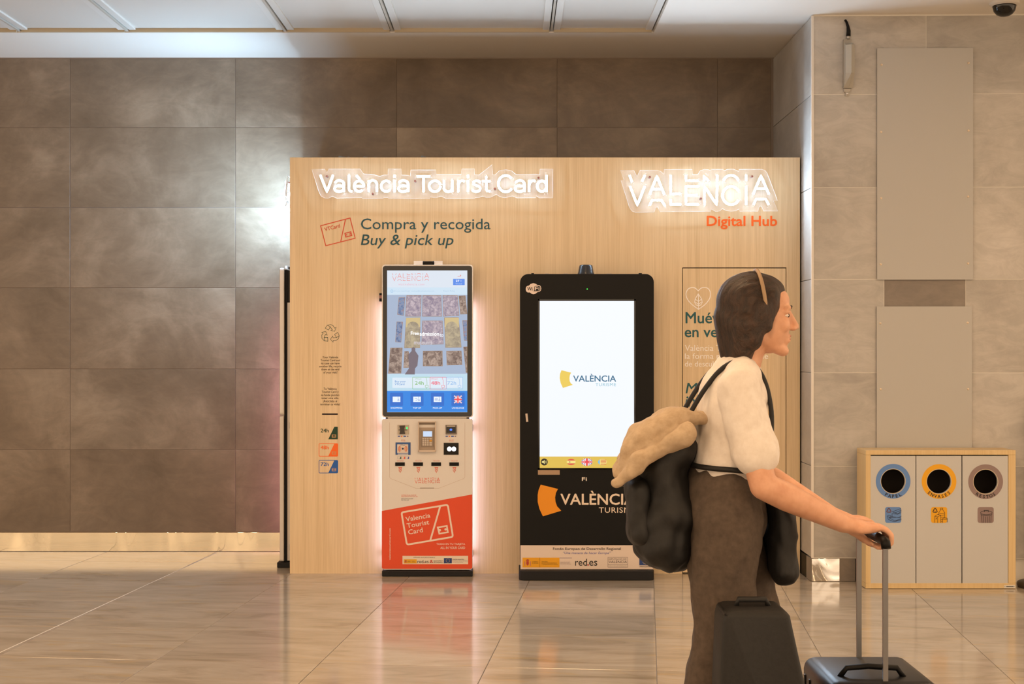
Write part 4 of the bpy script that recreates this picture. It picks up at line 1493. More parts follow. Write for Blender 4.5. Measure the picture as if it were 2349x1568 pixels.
fp = MB().pbox(1194, 1250, 1498, 1305, TY - 0.0015, TY).build('funding_plate', ink('#d8c8bc', 0.45), tot)
FY = TY - 0.0015
text('Fondo Europeo de Desarrollo Regional', (*zF(595, 112), *zF(1772, 172)), ink('#2a2228'), fp, FY, bold=0.004)
text('“Una manera de hacer Europa”', (*zF(770, 186), *zF(1600, 242)), ink('#5a62a8'), fp, FY, shear=0.2)
flat('ministry_box', [rect(*zF(65, 290), *zF(708, 460))], ink('#e0a010'), fp, FY)
flat('box_rule', [rect(*zF(366, 290), *zF(370, 460))], ink('#5a4208'), fp, FY, 2)
cx_, cy_ = zF(153, 378)
crest(cx_, cy_, 16.5, fp, FY, 2)
text('GOBIERNO\nDE ESPAÑA', (*zF(230, 352), *zF(340, 395)), ink('#4a380a'), fp, FY, lay=2)
text('MINISTERIO\nDE ASUNTOS ECONÓMICOS\nY TRANSFORMACIÓN DIGITAL', (*zF(397, 352), *zF(678, 416)), ink('#4a380a'), fp, FY, lay=2)
flat('secretary_box', [rect(*zF(710, 290), *zF(924, 302))], ink('#a898a0'), fp, FY)
text('SECRETARÍA DE ESTADO\nDE DIGITALIZACIÓN E\nINTELIGENCIA ARTIFICIAL', (*zF(726, 358), *zF(906, 406)), ink('#7a6a70'), fp, FY)
text('red', (*zF(980, 310), *zF(1185, 430)), ink('#16100f'), fp, FY, bold=0.004)
flat('red_dot', [[zF(*p) for p in circ(1205, 416, 14, n=14)]], ink('#b01c24'), fp, FY)
text('es', (*zF(1224, 345), *zF(1364, 430)), ink('#16100f'), fp, FY, bold=0.004)
flat('council_frame', stroke(rect(*zF(1550, 286), *zF(1893, 456)), 0.6, True) + [rect(*zF(1550, 407), *zF(1893, 412))], ink('#4a4044'), fp, FY)
text('DIPUTACIÓ DE', (*zF(1563, 296), *zF(1872, 328)), ink('#4a4044'), fp, FY)
text('VALÈNCIA', (*zF(1563, 330), *zF(1880, 386)), ink('#3a3236'), fp, FY)
text('Colze a colze amb els Ajuntaments', (*zF(1565, 424), *zF(1876, 444)), ink('#6a5a54'), fp, FY)
eu_flag(*zF(2095, 285), *zF(2305, 422), fp, FY, 1)
text('UNIÓN EUROPEA', (*zF(2095, 434), *zF(2302, 456)), ink('#2a2030'), fp, FY, bold=0.008)

# ------------------------------------------------------------------ recycling cabinet
RY = -0.503
rb = P(2158, 1350, RY)
cab = empty('recycling_cabinet', (rb.x, RY + 0.1, 0), 'beech recycling cabinet with three cream doors and round openings', 'recycling cabinet')
RB = -0.312
cx0, cx1 = P(1986, 0, RY).x, P(2330, 0, RY).x
zt_ = P(0, 1032.3, RY).z
tb = 0.024
MB().box(cx0, cx1, RY, RB, zt_ - tb, zt_).build('top_board', M_BIRCH, cab, bevel=0.001, seg=1)
MB().box(cx0, cx0 + 0.026, RY, RB, 0.03, zt_ - tb - 0.0005).build('side_board', M_BIRCH, cab, bevel=0.001, seg=1)
MB().box(cx1 - 0.038, cx1, RY, RB, 0.03, zt_ - tb - 0.0005).build('side_board', M_BIRCH, cab, bevel=0.001, seg=1)
MB().box(cx0, cx1, RY, RB, 0.002, 0.0295).build('bottom_board', M_BIRCH, cab, bevel=0.001, seg=1)
MB().box(cx0 + 0.03, cx1 - 0.04, RB - 0.012, RB - 0.002, 0.03, zt_ - tb - 0.002).build('back_board', M_DARKIN, cab)


def door_with_hole(x0, y0, x1, y1, hx, hy, hr, Yf, Yb, name, mat, parent):
    mb = MB()
    N = 48
    s = S(Yf)
    inner, outer = [], []
    for k in range(N):
        a_ = 2 * PI * k / N
        ca, sa = math.cos(a_), math.sin(a_)
        inner.append((hx + hr * ca, hy + hr * sa))
        tx = ((x1 - hx) if ca > 0 else (x0 - hx)) / ca if abs(ca) > 1e-6 else 1e9
        ty = ((y1 - hy) if sa > 0 else (y0 - hy)) / sa if abs(sa) > 1e-6 else 1e9
        t_ = min(tx, ty)
        outer.append([hx + t_ * ca, hy + t_ * sa])
    for cxn, cyn in ((x0, y0), (x1, y0), (x1, y1), (x0, y1)):
        best = min(range(N), key=lambda i: (outer[i][0] - cxn) ** 2 + (outer[i][1] - cyn) ** 2)
        outer[best] = [cxn, cyn]
    vs = []
    for Yv in (Yf, Yb):
        for ring in (inner, outer):
            for x, y in ring:
                q_ = P(x, y, Yf)
                vs.append((q_.x, Yv, q_.z))
    fs = []
    for k in range(N):
        j = (k + 1) % N
        fs.append((k, j, N + j, N + k))
        fs.append((2 * N + k, 3 * N + k, 3 * N + j, 2 * N + j))
        fs.append((k, 2 * N + k, 2 * N + j, j))
        fs.append((N + k, N + j, 3 * N + j, 3 * N + k))
    mb.add(vs, fs)
    return mb.build(name, mat, parent)


BLKI = ink('#1c1a1c', 0.6)


def zR(x, y):
    return (1960 + x / 6.039, 1020 + y / 6.039)


def ring_poly(cx, cy, r0, r1, n=48):
    out = []
    for k in range(n):
        a_, b_ = 2 * PI * k / n, 2 * PI * (k + 1) / n
        out.append([(cx + r0 * math.cos(a_), cy + r0 * math.sin(a_)), (cx + r1 * math.cos(a_), cy + r1 * math.sin(a_)), (cx + r1 * math.cos(b_), cy + r1 * math.sin(b_)), (cx + r0 * math.cos(b_), cy + r0 * math.sin(b_))])
    return out


def ring_mesh(name, cx, cy, r0, r1, mat, parent, Y, lay, n=56):
    mb = MB()
    vs = []
    for r in (r0, r1):
        for k in range(n):
            q_ = P(cx + r * math.cos(2 * PI * k / n), cy + r * math.sin(2 * PI * k / n), Y)
            vs.append((q_.x, Y - 0.0006 - lay * 0.0003, q_.z))
    mb.add(vs, [(k, (k + 1) % n, n + (k + 1) % n, n + k) for k in range(n)])
    me = mb.mesh(name, origin(parent), recalc=False)
    return link(name, me, mat, parent)


def tri_arrows(cx, cy, r, w, mat, parent, Y):
    pol = []
    for k in range(3):
        base = [(cx - r * 0.55, cy - r * 0.35), (cx - r * 0.2, cy - r), (cx + r * 0.2, cy - r), (cx + r * 0.5, cy - r * 0.45)]
        pol += stroke(rot2(base, (cx, cy), 120 * k), w)
        pol.append(rot2([(cx + r * 0.2, cy - r * 0.35), (cx + r * 0.82, cy - r * 0.62), (cx + r * 0.72, cy + r * 0.0)], (cx, cy), 120 * k))
    flat('recycling_mark', pol, mat, parent, Y, 4)


DYR = RY + 0.0015
for k, (dx_0, dx_1, hx, hy, col, word, step) in enumerate(((1996.2, 2100.2, 2048.7, 1103.2, '#5d86c4', 'PAPEL', 13.5), (2102.2, 2205.4, 2154.0, 1103.7, '#e2a400', 'ENVASES', 13.5), (2208.0, 2312.2, 2260.9, 1104.2, '#8a7674', 'RESTOS', 13.5))):
    d = door_with_hole(dx_0, 1045.2, dx_1, 1337.6, hx, hy, 28.0, DYR, RY + 0.018, 'door', M_WHITEDOOR, cab)
    d['label'] = 'cream door lettered %s below a coloured ring' % word
    ring_mesh('colour_ring', hx, hy, 29.0, 39.8, ink(col, 0.5), d, DYR, 1)
    ring_mesh('opening_rim', hx, hy, 27.8, 28.7, ink('#e0cfae', 0.5), d, DYR, 2)
    text_arc(word, hx, hy, 34.4, 90, step, 7.0, BLKI, d, DYR, bold=0.03)
    px0 = hx - 18.3
    sq = rrect(px0, 1162.3, px0 + 36.8, 1198.6, 5)
    flat('pictogram_field', [sq], ink(col, 0.5), d, DYR, 1)
    L = []
    if k == 0:
        tri_arrows(px0 + 8.5, 1170.5, 5.2, 1.6, ink('#6a3a34'), d, DYR)
        for st in ([(525, 925), (640, 880), (648, 915), (600, 955), (522, 925)], [(520, 950), (600, 958), (648, 935)], [(520, 950), (520, 990), (605, 1005), (650, 985)], [(525, 992), (480, 1010), (560, 1050), (648, 1020)], [(560, 1050), (650, 1035)], [(450, 985), (480, 970), (510, 985), (480, 1000), (450, 985)], [(455, 1000), (470, 1030), (540, 1060), (590, 1055)], [(490, 1010), (580, 1000), (648, 1010)], [(560, 940), (640, 905)]):
            L += stroke([zR(*p) for p in st], 0.75)
    elif k == 1:
        tri_arrows(px0 + 9.2, 1170.5, 5.2, 1.6, BLKI, d, DYR)
        for st in ([(1192, 875), (1222, 875), (1222, 895), (1192, 895), (1192, 875)], [(1195, 895), (1168, 935), (1168, 970)], [(1220, 895), (1250, 935), (1250, 1005)], [(1168, 940), (1208, 950), (1250, 940)], [(1168, 965), (1208, 972), (1250, 965)], [(1196, 1000), (1250, 998)], [(1196, 1030), (1220, 1030)], [(1112, 985), (1155, 960), (1195, 972), (1150, 995), (1112, 985)], [(1112, 985), (1112, 1078)], [(1152, 995), (1152, 1078)], [(1194, 975), (1194, 1078)], [(1125, 1005), (1140, 1020), (1120, 1025)], [(1220, 1078), (1220, 1022)], [(1286, 1022), (1286, 1070)], [(1200, 1060), (1216, 1060)]):
            L += stroke([zR(*p) for p in st], 0.8)
        L += stroke([zR(*p) for p in circ(1253, 1020, 33, 11, 16)], 0.8, True)
    else:
        for st in ([(1755, 965), (1768, 1078)], [(1895, 965), (1888, 1078)], [(1795, 920), (1795, 905), (1855, 905), (1855, 930)], [(1800, 930), (1800, 905)], [(1782, 985), (1788, 1078)], [(1812, 990), (1814, 1078)], [(1840, 990), (1840, 1078)], [(1868, 985), (1865, 1078)]):
            L += stroke([zR(*p) for p in st], 0.8)
        L += stroke([zR(*p) for p in circ(1826, 938, 80, 27, 24)], 0.85, True)
        L += stroke([zR(*p) for p in arc(1826, 955, 78, 24, 0, 180, 10)], 0.85)
    flat('pictogram', L, BLKI, d, DYR, 4)
tg = flat('maker_plate', [rect(2303, 1341.5, 2329, 1348)], ink('#d8d4cc', 0.3, 0.3), cab, RY)
flat('plate_print', [rect(2308, 1343.6, 2325, 1345.8)], ink('#3a3a3a'), tg, RY, 2)
flat('plate_rivet', [circ(2305, 1344.8, 0.8, n=8), circ(2327, 1344.8, 0.8, n=8)], ink('#7a6a50'), tg, RY, 2)

# ------------------------------------------------------------------ plates, light box and dome camera on the pillar


def plate(x0, y0, x1, y1, caps, label):
    Yp = PY - 0.012
    xm = ((x0 + x1) / 2 - CX) / S(Yp)
    Yc = Yp + (xm - PX) * math.tan(PR)
    root = empty('cover_plate', (xm, Yc, P(0, (y0 + y1) / 2, Yc).z), label, 'wall panel', 'cover plates on the pillar')
    a_, c_ = P(x0, y1, Yc), P(x1, y0, Yc)
    MB().box(a_.x, c_.x, Yc, Yc + 0.004, a_.z, c_.z).build('plate', M_PLATE, root)
    for x, y in caps:
        q_ = P(x, y, Yc)
        MB().ell((q_.x, Yc, q_.z), (0.0062, 0.006, 0.0062), None, 12, 8).build('screw_cap', ink('#e2d0b8', 0.4), root, smooth=True)
    root.rotation_euler = (0, 0, PR)
    return root


plate(2013, 110, 2231.5, 641, [(2023, 148), (2221, 145), (2022, 302), (2221, 300), (2022, 454), (2220, 451), (2021, 606), (2220, 604)], 'tall cream cover plate high on the pillar with eight screw caps')
plate(2012, 702.5, 2229, 1180, [(2020, 741), (2219, 740), (2021, 892), (2220, 892)], 'cream cover plate rising behind the recycling cabinet')

Yl = PY - 0.008
lb = empty('wall_antenna', (P(1944, 0, Yl).x, Yl, P(0, 205, Yl).z), 'narrow grey wall box with black cable high on the pillar', 'wall box')
bx = P(1944, 0, Yl).x
sL = S(Yl)
hz = lambda y: ZC + (HY - y) / sL
MB().box(bx - 0.024, bx + 0.020, Yl - 0.012, Yl + 0.002, hz(203), hz(91)).build('back_tray', ink('#9a948a', 0.45), lb, bevel=0.002)
mb = MB()
za, zb, zc_, zd_ = hz(202), hz(172), hz(108), hz(99)
xa, xb = bx - 0.022, bx + 0.026
yf, yb_ = Yl - 0.075, Yl - 0.012
mb.add([(xa, yb_, za), (xa, yf + 0.02, zb), (xa, yf + 0.02, zc_), (xa, yb_, zd_), (bx + 0.004, yb_, za), (bx + 0.004, yf, zb), (bx + 0.004, yf, zc_), (bx + 0.004, yb_, zd_), (xb, yb_, za), (xb, yf + 0.02, zb), (xb, yf + 0.02, zc_), (xb, yb_, zd_)],
       [(0, 1, 5, 4), (1, 2, 6, 5), (2, 3, 7, 6), (4, 5, 9, 8), (5, 6, 10, 9), (6, 7, 11, 10), (0, 3, 2, 1), (8, 9, 10, 11), (0, 4, 8, 11, 7, 3)])
mb.build('faceted_cover', ink('#aaa69c', 0.4), lb)
MB().box(bx - 0.020, bx + 0.014, Yl - 0.008, Yl + 0.001, hz(211), hz(204)).box(bx - 0.012, bx + 0.008, Yl - 0.006, Yl + 0.001, hz(220), hz(211)).build('mounting_foot', ink('#b0aaa0', 0.45), lb)
MB().lathe([(0.0055, 0.0), (0.0055, -0.006), (0.003, -0.008)], (bx - 0.002, Yl - 0.006, hz(215.5)), 'y', 12).build('bolt', M_CHROME, lb)
MB().lathe([(0.009, 0), (0.009, 0.018), (0.011, 0.018), (0.011, 0.022)], (bx + 0.002, Yl - 0.012, hz(90)), 'z', 14).build('cable_gland', M_STEEL, lb)
MB().tube([(bx + 0.002, Yl - 0.012, hz(84)), (bx + 0.003, Yl - 0.014, hz(72)), (bx + 0.000, Yl - 0.012, hz(62)), (bx - 0.006, Yl - 0.008, hz(52)), (bx - 0.012, Yl - 0.001, hz(46))], [0.012, 0.011, 0.008, 0.0065, 0.006], 10).build('cable', M_BLACK, lb, smooth=True)

dc_ = Vector(((2304 - CX) / S(-0.55), -0.55, H))
dome = empty('dome_camera', dc_, 'black dome security camera under the ceiling above the pillar', 'security camera')
MB().lathe([(0.075, 0.0), (0.075, -0.012), (0.062, -0.018)], dc_, 'z', 32).build('base_ring', ink('#cfc8be', 0.5), dome)
MB().lathe([(0.060, -0.012), (0.060, -0.022), (0.054, -0.045), (0.040, -0.062), (0.022, -0.071), (0.004, -0.073)], dc_, 'z', 32).build('dome', M_BLACKGLASS, dome, smooth=True)

# dark barrier post base beside the cabinet (mostly out of frame)
sp = Vector((2.785, -0.45, 0))
post = empty('barrier_post', sp, 'dark weighted barrier post beside the recycling cabinet', 'barrier post')
MB().lathe([(0.11, 0.0), (0.115, 0.012), (0.112, 0.025), (0.10, 0.032), (0.02, 0.05)], sp, 'z', 40).build('foot', ink('#3a3026', 0.4), post, smooth=True)
MB().lathe([(0.02, 0.04), (0.02, 0.94), (0.026, 0.945), (0.026, 1.0), (0.018, 1.01)], sp, 'z', 24).build('pole', M_CHAR, post)
# ------------------------------------------------------------------ passer-by with luggage
PYY = -3.88
PXX = (1660 - CX) / 800


def L(x, y, lat=0.0):
    return Vector(((x - CX) / 800.0, PYY + lat, (1809.4 - y) / 800.0))


M_SKIN, nt_, b_ = base_mat('skin')
n_ = noise_tex(nt_, coords(nt_, rnd=False), 30, 4, 0.6)
r_ = ramp(nt_, [(0.3, '#cf9a7c'), (0.7, '#dfae90')])
nt_.links.new(n_.outputs['Fac'], r_.inputs['Fac'])
nt_.links.new(r_.outputs['Color'], b_.inputs['Base Color'])
b_.inputs['Roughness'].default_value = 0.5
b_.inputs['Subsurface Weight'].default_value = 0.08
b_.inputs['Subsurface Radius'].default_value = (0.01, 0.004, 0.002)
M_HAIR, nt_, b_ = base_mat('dark_brown_hair')
n_ = noise_tex(nt_, coords(nt_, (14, 60, 10), rnd=False), 3.0, 5, 0.7, 0.4)
r_ = ramp(nt_, [(0.35, '#1c110b'), (0.7, '#452d1f')])
nt_.links.new(n_.outputs['Fac'], r_.inputs['Fac'])
nt_.links.new(r_.outputs['Color'], b_.inputs['Base Color'])
b_.inputs['Roughness'].default_value = 0.45
bump(nt_, b_, n_.outputs['Fac'], 0.01, 0.8)
M_SHIRT = make_fabric('white_cotton', '#e0d8d0', '#ece6e0', 0.9, 40, 0.0015)
M_TROUSER = make_fabric('brown_cloth', '#4b4038', '#5c5046', 0.95, 50, 0.002)
M_BAG = make_fabric('black_nylon', '#0b0b0c', '#151516', 0.6, 90, 0.001)
M_JACKET = make_fabric('beige_cloth', '#b09a7e', '#c6b196', 0.9, 45, 0.002)

per = empty('person', (PXX, PYY, 0), 'person in white T-shirt and brown trousers walking right, pushing a suitcase', 'person')

HC = Vector((PXX + 0.098, PYY, 1.352))      # centre of the head


def hp(x, y, z):
    return HC + Vector((x, y, z))


bd = MB()
# head
bd.ell(hp(-0.012, 0, 0.032), (0.092, 0.074, 0.084), None, 28, 18)
bd.ell(hp(0.036, 0, -0.022), (0.054, 0.058, 0.082), (0, 0.10, 0), 24, 16)
bd.ell(hp(0.046, 0, 0.045), (0.044, 0.056, 0.045), None, 20, 14)
bd.cap(hp(-0.004, 0.034, -0.050), 0.026, hp(0.062, 0.010, -0.090), 0.018)
bd.cap(hp(-0.004, -0.034, -0.050), 0.026, hp(0.062, -0.010, -0.090), 0.018)
bd.ell(hp(0.071, 0, -0.096), (0.018, 0.022, 0.016))
for sg in (-1, 1):
    bd.ell(hp(0.058, sg * 0.036, -0.022), (0.028, 0.022, 0.024))       # cheek
    bd.ell(hp(0.078, sg * 0.026, 0.027), (0.013, 0.026, 0.009))        # brow ridge
    bd.ell(hp(0.072, sg * 0.031, 0.0135), (0.014, 0.019, 0.0065))      # lids
    bd.ell(hp(0.070, sg * 0.031, -0.004), (0.013, 0.018, 0.0050))
    bd.ell(hp(-0.010, sg * 0.074, -0.012), (0.018, 0.010, 0.030), (0, 0.2, 0))   # ear
bd.cap(hp(0.086, 0, 0.018), 0.008, hp(0.108, 0, -0.026), 0.0105)
bd.ell(hp(0.100, 0.010, -0.032), (0.010, 0.008, 0.007))
bd.ell(hp(0.100, -0.010, -0.032), (0.010, 0.008, 0.007))
bd.ell(hp(0.074, 0, -0.060), (0.016, 0.026, 0.024))
bd.ell(hp(0.083, 0, -0.053), (0.012, 0.024, 0.006))
bd.ell(hp(0.082, 0, -0.066), (0.013, 0.021, 0.007))
# neck, trunk
bd.cap(hp(-0.022, 0, -0.06), 0.050, L(1694, 858), 0.056)
bd.cap(L(1690, 862, -0.11), 0.045, L(1690, 862, 0.11), 0.045)
bd.cap(L(1682, 905), 0.088, L(1668, 1030), 0.080, 1.5)
bd.cap(L(1668, 1030), 0.080, L(1660, 1140), 0.094, 1.45)


def arm(sh, el, wr, r=(0.046, 0.038, 0.040, 0.026)):
    mid = el.lerp(wr, 0.3)
    bd.cap(sh, r[0], el, r[1])
    bd.cap(el, r[1], mid, r[2])
    bd.cap(mid, r[2], wr, r[3])


BAR = Vector(((1994 - CX) / 800.0, PYY - 0.025, (1809.4 - 1222) / 800.0))


def hand(wr, yc, thumb):
    """hand closed on the suitcase grip, which runs along y"""
    bx, bz = BAR.x, BAR.z
    bd.cap(wr, 0.025, Vector((bx - 0.052, yc, bz + 0.030)), 0.022, 1.3)
    bd.cap(Vector((bx - 0.058, yc - 0.026, bz + 0.026)), 0.0135, Vector((bx - 0.018, yc - 0.031, bz + 0.030)), 0.012)
    bd.cap(Vector((bx - 0.058, yc, bz + 0.030)), 0.016, Vector((bx - 0.018, yc, bz + 0.033)), 0.0135, 1.5)
    bd.cap(Vector((bx - 0.058, yc + 0.026, bz + 0.026)), 0.0135, Vector((bx - 0.018, yc + 0.031, bz + 0.030)), 0.012)
    for k, (o, sc) in enumerate(((-0.0335, 0.86), (-0.0112, 1.0), (0.0112, 1.05), (0.0335, 0.95))):
        if thumb > 0:
            o = -o if False else o
        y = yc + o
        pts = [(-0.016, 0.032), (0.010, 0.029), (0.0265, 0.012), (0.0265, -0.009), (0.012, -0.024)]
        if sc > 0.9:
            pts.append((-0.006, -0.0255))
        rr = [0.0100, 0.0092, 0.0086, 0.0082, 0.0078, 0.0072]
        q = [Vector((bx + px_ * (0.97 + 0.03 * sc), y, bz + pz_)) for px_, pz_ in pts]
        for i in range(len(q) - 1):
            bd.cap(q[i], rr[i] * (0.94 if sc < 0.9 else 1.0), q[i + 1], rr[i + 1] * (0.94 if sc < 0.9 else 1.0), 1.0, 10)
    t0 = Vector((bx - 0.068, yc + thumb * 0.026, bz + 0.018))
    t1 = Vector((bx - 0.040, yc + thumb * 0.047, bz + 0.000))
    t2 = Vector((bx - 0.014, yc + thumb * 0.050, bz - 0.021))
    t3 = Vector((bx + 0.010, yc + thumb * 0.046, bz - 0.029))
    bd.cap(t0, 0.0145, t1, 0.0115, 1.0, 12)
    bd.cap(t1, 0.0112, t2, 0.0098, 1.0, 12)
    bd.cap(t2, 0.0098, t3, 0.0082, 1.0, 12)


NY, FY_ = PYY - 0.105, PYY + 0.055
w1 = Vector((BAR.x - 0.098, NY - 0.004, BAR.z + 0.040))
w2 = Vector((BAR.x - 0.098, FY_ + 0.004, BAR.z + 0.046))
sh1, el1 = L(1676, 892, -0.150), L(1722, 1098, -0.205)
sh2, el2 = L(1688, 892, 0.150), L(1748, 1086, 0.185)
arm(sh1, el1, w1)
arm(sh2, el2, w2)
hand(w1, NY, 1)
hand(w2, FY_, -1)
# legs
hipN, kneN, ankN = L(1652, 1175, -0.080), L(1648, 1470, -0.085), L(1560, 1738, -0.085)
hipF, kneF, ankF = L(1664, 1175, 0.080), L(1742, 1458, 0.085), L(1752, 1745, 0.085)
for hp_, kn, an in ((hipN, kneN, ankN), (hipF, kneF, ankF)):
    bd.cap(hp_, 0.072, kn, 0.048)
    bd.cap(kn, 0.048, kn.lerp(an, 0.35), 0.048)
    bd.cap(kn.lerp(an, 0.35), 0.048, an, 0.032)
toeN, toeF = Vector((ankN.x + 0.095, ankN.y, 0.052)), Vector((ankF.x + 0.145, ankF.y, 0.05))
bd.cap(ankN, 0.032, toeN, 0.026)
bd.cap(ankF, 0.032, toeF, 0.026)
blob('body', bd, 0.0042, M_SKIN, per, 2)

# face details
for sg in (-1, 1):
    e = hp(0.0735, sg * 0.031, 0.0050)
    ey = MB().ell(e, (0.0105, 0.0135, 0.0058), None, 14, 10).build('eye', ink('#e6ddd4', 0.2), per, smooth=True)
    MB().ell(e + Vector((0.0066, sg * 0.0035, 0)), (0.0046, 0.0058, 0.0054), None, 10, 8).build('iris', ink('#24150c', 0.2), ey, smooth=True)
    MB().tube([hp(0.0915, sg * 0.012, 0.026), hp(0.0905, sg * 0.027, 0.031), hp(0.078, sg * 0.045, 0.027)], [0.0032, 0.0036, 0.0022], 6).build('eyebrow', M_HAIR, per, smooth=True)
MB().ell(hp(0.0885, 0, -0.0535), (0.0068, 0.019, 0.0042), None, 14, 8).ell(hp(0.0872, 0, -0.0625), (0.0066, 0.017, 0.0052), None, 14, 8).build('lips', ink('#b8786a', 0.4), per, smooth=True)

# hair: cap, sides over the ears, length to the nape
hb = MB()
hb.ell(hp(-0.022, 0, 0.040), (0.098, 0.086, 0.092), None, 24, 16)
hb.ell(hp(0.022, 0, 0.086), (0.058, 0.062, 0.036), (0, 0.35, 0), 18, 12)
for sg in (-1, 1):
    hb.cap(hp(-0.004, sg * 0.066, 0.030), 0.030, hp(-0.024, sg * 0.066, -0.070), 0.026)
    hb.cap(hp(0.030, sg * 0.060, 0.066), 0.022, hp(0.014, sg * 0.069, -0.030), 0.016)
    hb.cap(hp(-0.050, sg * 0.045, -0.020), 0.050, hp(-0.056, sg * 0.036, -0.112), 0.036)
hb.cap(hp(-0.060, 0, 0.00), 0.068, hp(-0.064, 0, -0.118), 0.044)


def strand(co, nor):
    return nor * (0.0035 * noise.noise(Vector((co.x * 18, co.y * 95, co.z * 14))))


hair = blob('hair', hb, 0.006, M_HAIR, per, 3, fn=strand)
# pale band across the hair
bp_ = []
for k in range(19):
    a_ = math.radians(-20 + 220 * k / 18)
    bp_.append(hp(0.006 - 0.012 * math.sin(a_), 0.0865 * math.cos(a_) * 1.02, 0.040 + 0.094 * math.sin(a_) + 0.002))
MB().tube(bp_, 0.0055, 8).build('hair_band', ink('#a58a6c', 0.6), hair, smooth=True)


def folds(amp, fx, fz):
    def f(co, nor):
        return nor * (amp * (noise.noise(Vector((co.x * fx, co.y * fx, co.z * fz))) + 0.45 * noise.noise(Vector((co.x * fx * 2.7, co.y * fx * 2.7, co.z * fz * 2.7)))))
    return f


# T-shirt with loose elbow-length sleeves
sb = MB()
sb.cap(L(1692, 866, -0.105), 0.058, L(1692, 866, 0.105), 0.058)
sb.cap(L(1690, 858), 0.070, L(1686, 900), 0.095, 1.35)
sb.cap(L(1684, 905), 0.099, L(1668, 1030), 0.098, 1.5)
sb.cap(L(1668, 1020), 0.098, L(1662, 1072), 0.104, 1.42)
for sh, el in ((sh1, el1), (sh2, el2)):
    sb.cap(sh + Vector((0, 0, 0.006)), 0.060, sh.lerp(el, 0.66), 0.060)
    sb.cap(sh.lerp(el, 0.4), 0.058, sh.lerp(el, 0.66), 0.064)
blob('t_shirt', sb, 0.007, M_SHIRT, per, 4, fn=folds(0.010, 13, 9))
# trousers
tb_ = MB()
tb_.cap(L(1662, 1062), 0.096, L(1658, 1130), 0.118, 1.4)
tb_.cap(L(1658, 1130), 0.118, L(1656, 1190), 0.118, 1.42)
for hp_, kn, an in ((hipN, kneN, ankN), (hipF, kneF, ankF)):
    tb_.cap(hp_ + Vector((0, 0, 0.0)), 0.108, hp_.lerp(kn, 0.6), 0.094)
    tb_.cap(hp_.lerp(kn, 0.6), 0.094, kn, 0.080)
    tb_.cap(kn, 0.080, kn.lerp(an, 0.5), 0.074)
    tb_.cap(kn.lerp(an, 0.5), 0.074, kn.lerp(an, 0.93), 0.066)
blob('trousers', tb_, 0.008, M_TROUSER, per, 4, fn=folds(0.014, 11, 6))
for an, toe in ((ankN, toeN), (ankF, toeF)):
    tilt = (an.z - 0.085)
    shb = MB()
    heel = Vector((an.x - 0.035, an.y, max(0.045, an.z - 0.045)))
    shb.cap(heel, 0.042, Vector((toe.x, toe.y, 0.036)), 0.034, 1.0)
    shb.cap(Vector((toe.x - 0.02, toe.y, 0.034)), 0.033, Vector((toe.x + 0.035, toe.y, 0.030)), 0.028, 1.25)
    shb.cap(an + Vector((0, 0, -0.01)), 0.043, heel.lerp(toe, 0.3), 0.040)
    sho = blob('shoe', shb, 0.006, ink('#26221f', 0.6), per, 3)
    MB().prism([(heel.x - 0.035, heel.z - 0.045), (toe.x + 0.055, 0.001), (toe.x + 0.060, 0.014), (heel.x - 0.036, heel.z - 0.026)], an.y - 0.042, an.y + 0.042).build('sole', ink('#cfc8bc', 0.7), sho, bevel=0.004)

# black bag carried low on the back
bag = empty('backpack', L(1545, 1290, 0.0), 'slouchy black bag hanging behind the hips of the walking person', 'bag')
bb_ = MB()
bb_.cap(L(1538, 1035, -0.05), 0.070, L(1538, 1035, 0.07), 0.070)
bb_.cap(L(1522, 1060), 0.075, L(1528, 1240), 0.092, 1.55)
bb_.cap(L(1528, 1180, -0.05), 0.09, L(1528, 1180, 0.05), 0.09)
blob('bag_body', bb_, 0.008, M_BAG, bag, 4, fn=folds(0.016, 10, 8))
pk = MB()
pk.cap(L(1462, 1120, -0.03), 0.040, L(1470, 1215, -0.03), 0.046, 1.8)
blob('front_pocket', pk, 0.007, M_BAG, bag, 3, fn=folds(0.008, 14, 10))
for lt in (-0.075, 0.075):
    MB().tube(curve([L(1540, 1010, lt), L(1572, 950, lt), L(1612, 885, lt), L(1650, 842, lt), L(1690, 826, lt), L(1724, 842, lt), L(1746, 880, lt), L(1757, 940, lt * 1.1), L(1756, 1005, lt * 1.2)]), 0.007, 8).build('shoulder_strap', M_BAG, bag, smooth=True)
jk = empty('jacket', L(1480, 1040, 0.0), 'beige jacket draped over the top of the black bag', 'jacket')
jb = MB()
jb.cap(L(1598, 955, -0.06), 0.026, L(1530, 962, -0.06), 0.036, 1.7)
jb.cap(L(1530, 962, -0.06), 0.038, L(1470, 1000, -0.06), 0.040, 1.9)
jb.cap(L(1470, 1000, -0.06), 0.040, L(1420, 1076, -0.05), 0.026, 1.7)
jb.cap(L(1600, 960, 0.05), 0.026, L(1520, 968, 0.05), 0.038, 1.6)
jb.cap(L(1520, 968, 0.05), 0.038, L(1440, 1060, 0.05), 0.028, 1.6)
jb.cap(L(1560, 985, -0.14), 0.026, L(1470, 1040, -0.13), 0.026, 1.4)
jb.cap(L(1470, 1040, -0.13), 0.026, L(1408, 1100, -0.11), 0.018, 1.3)
blob('cloth', jb, 0.006, M_JACKET, jk, 3, fn=folds(0.015, 12, 12))

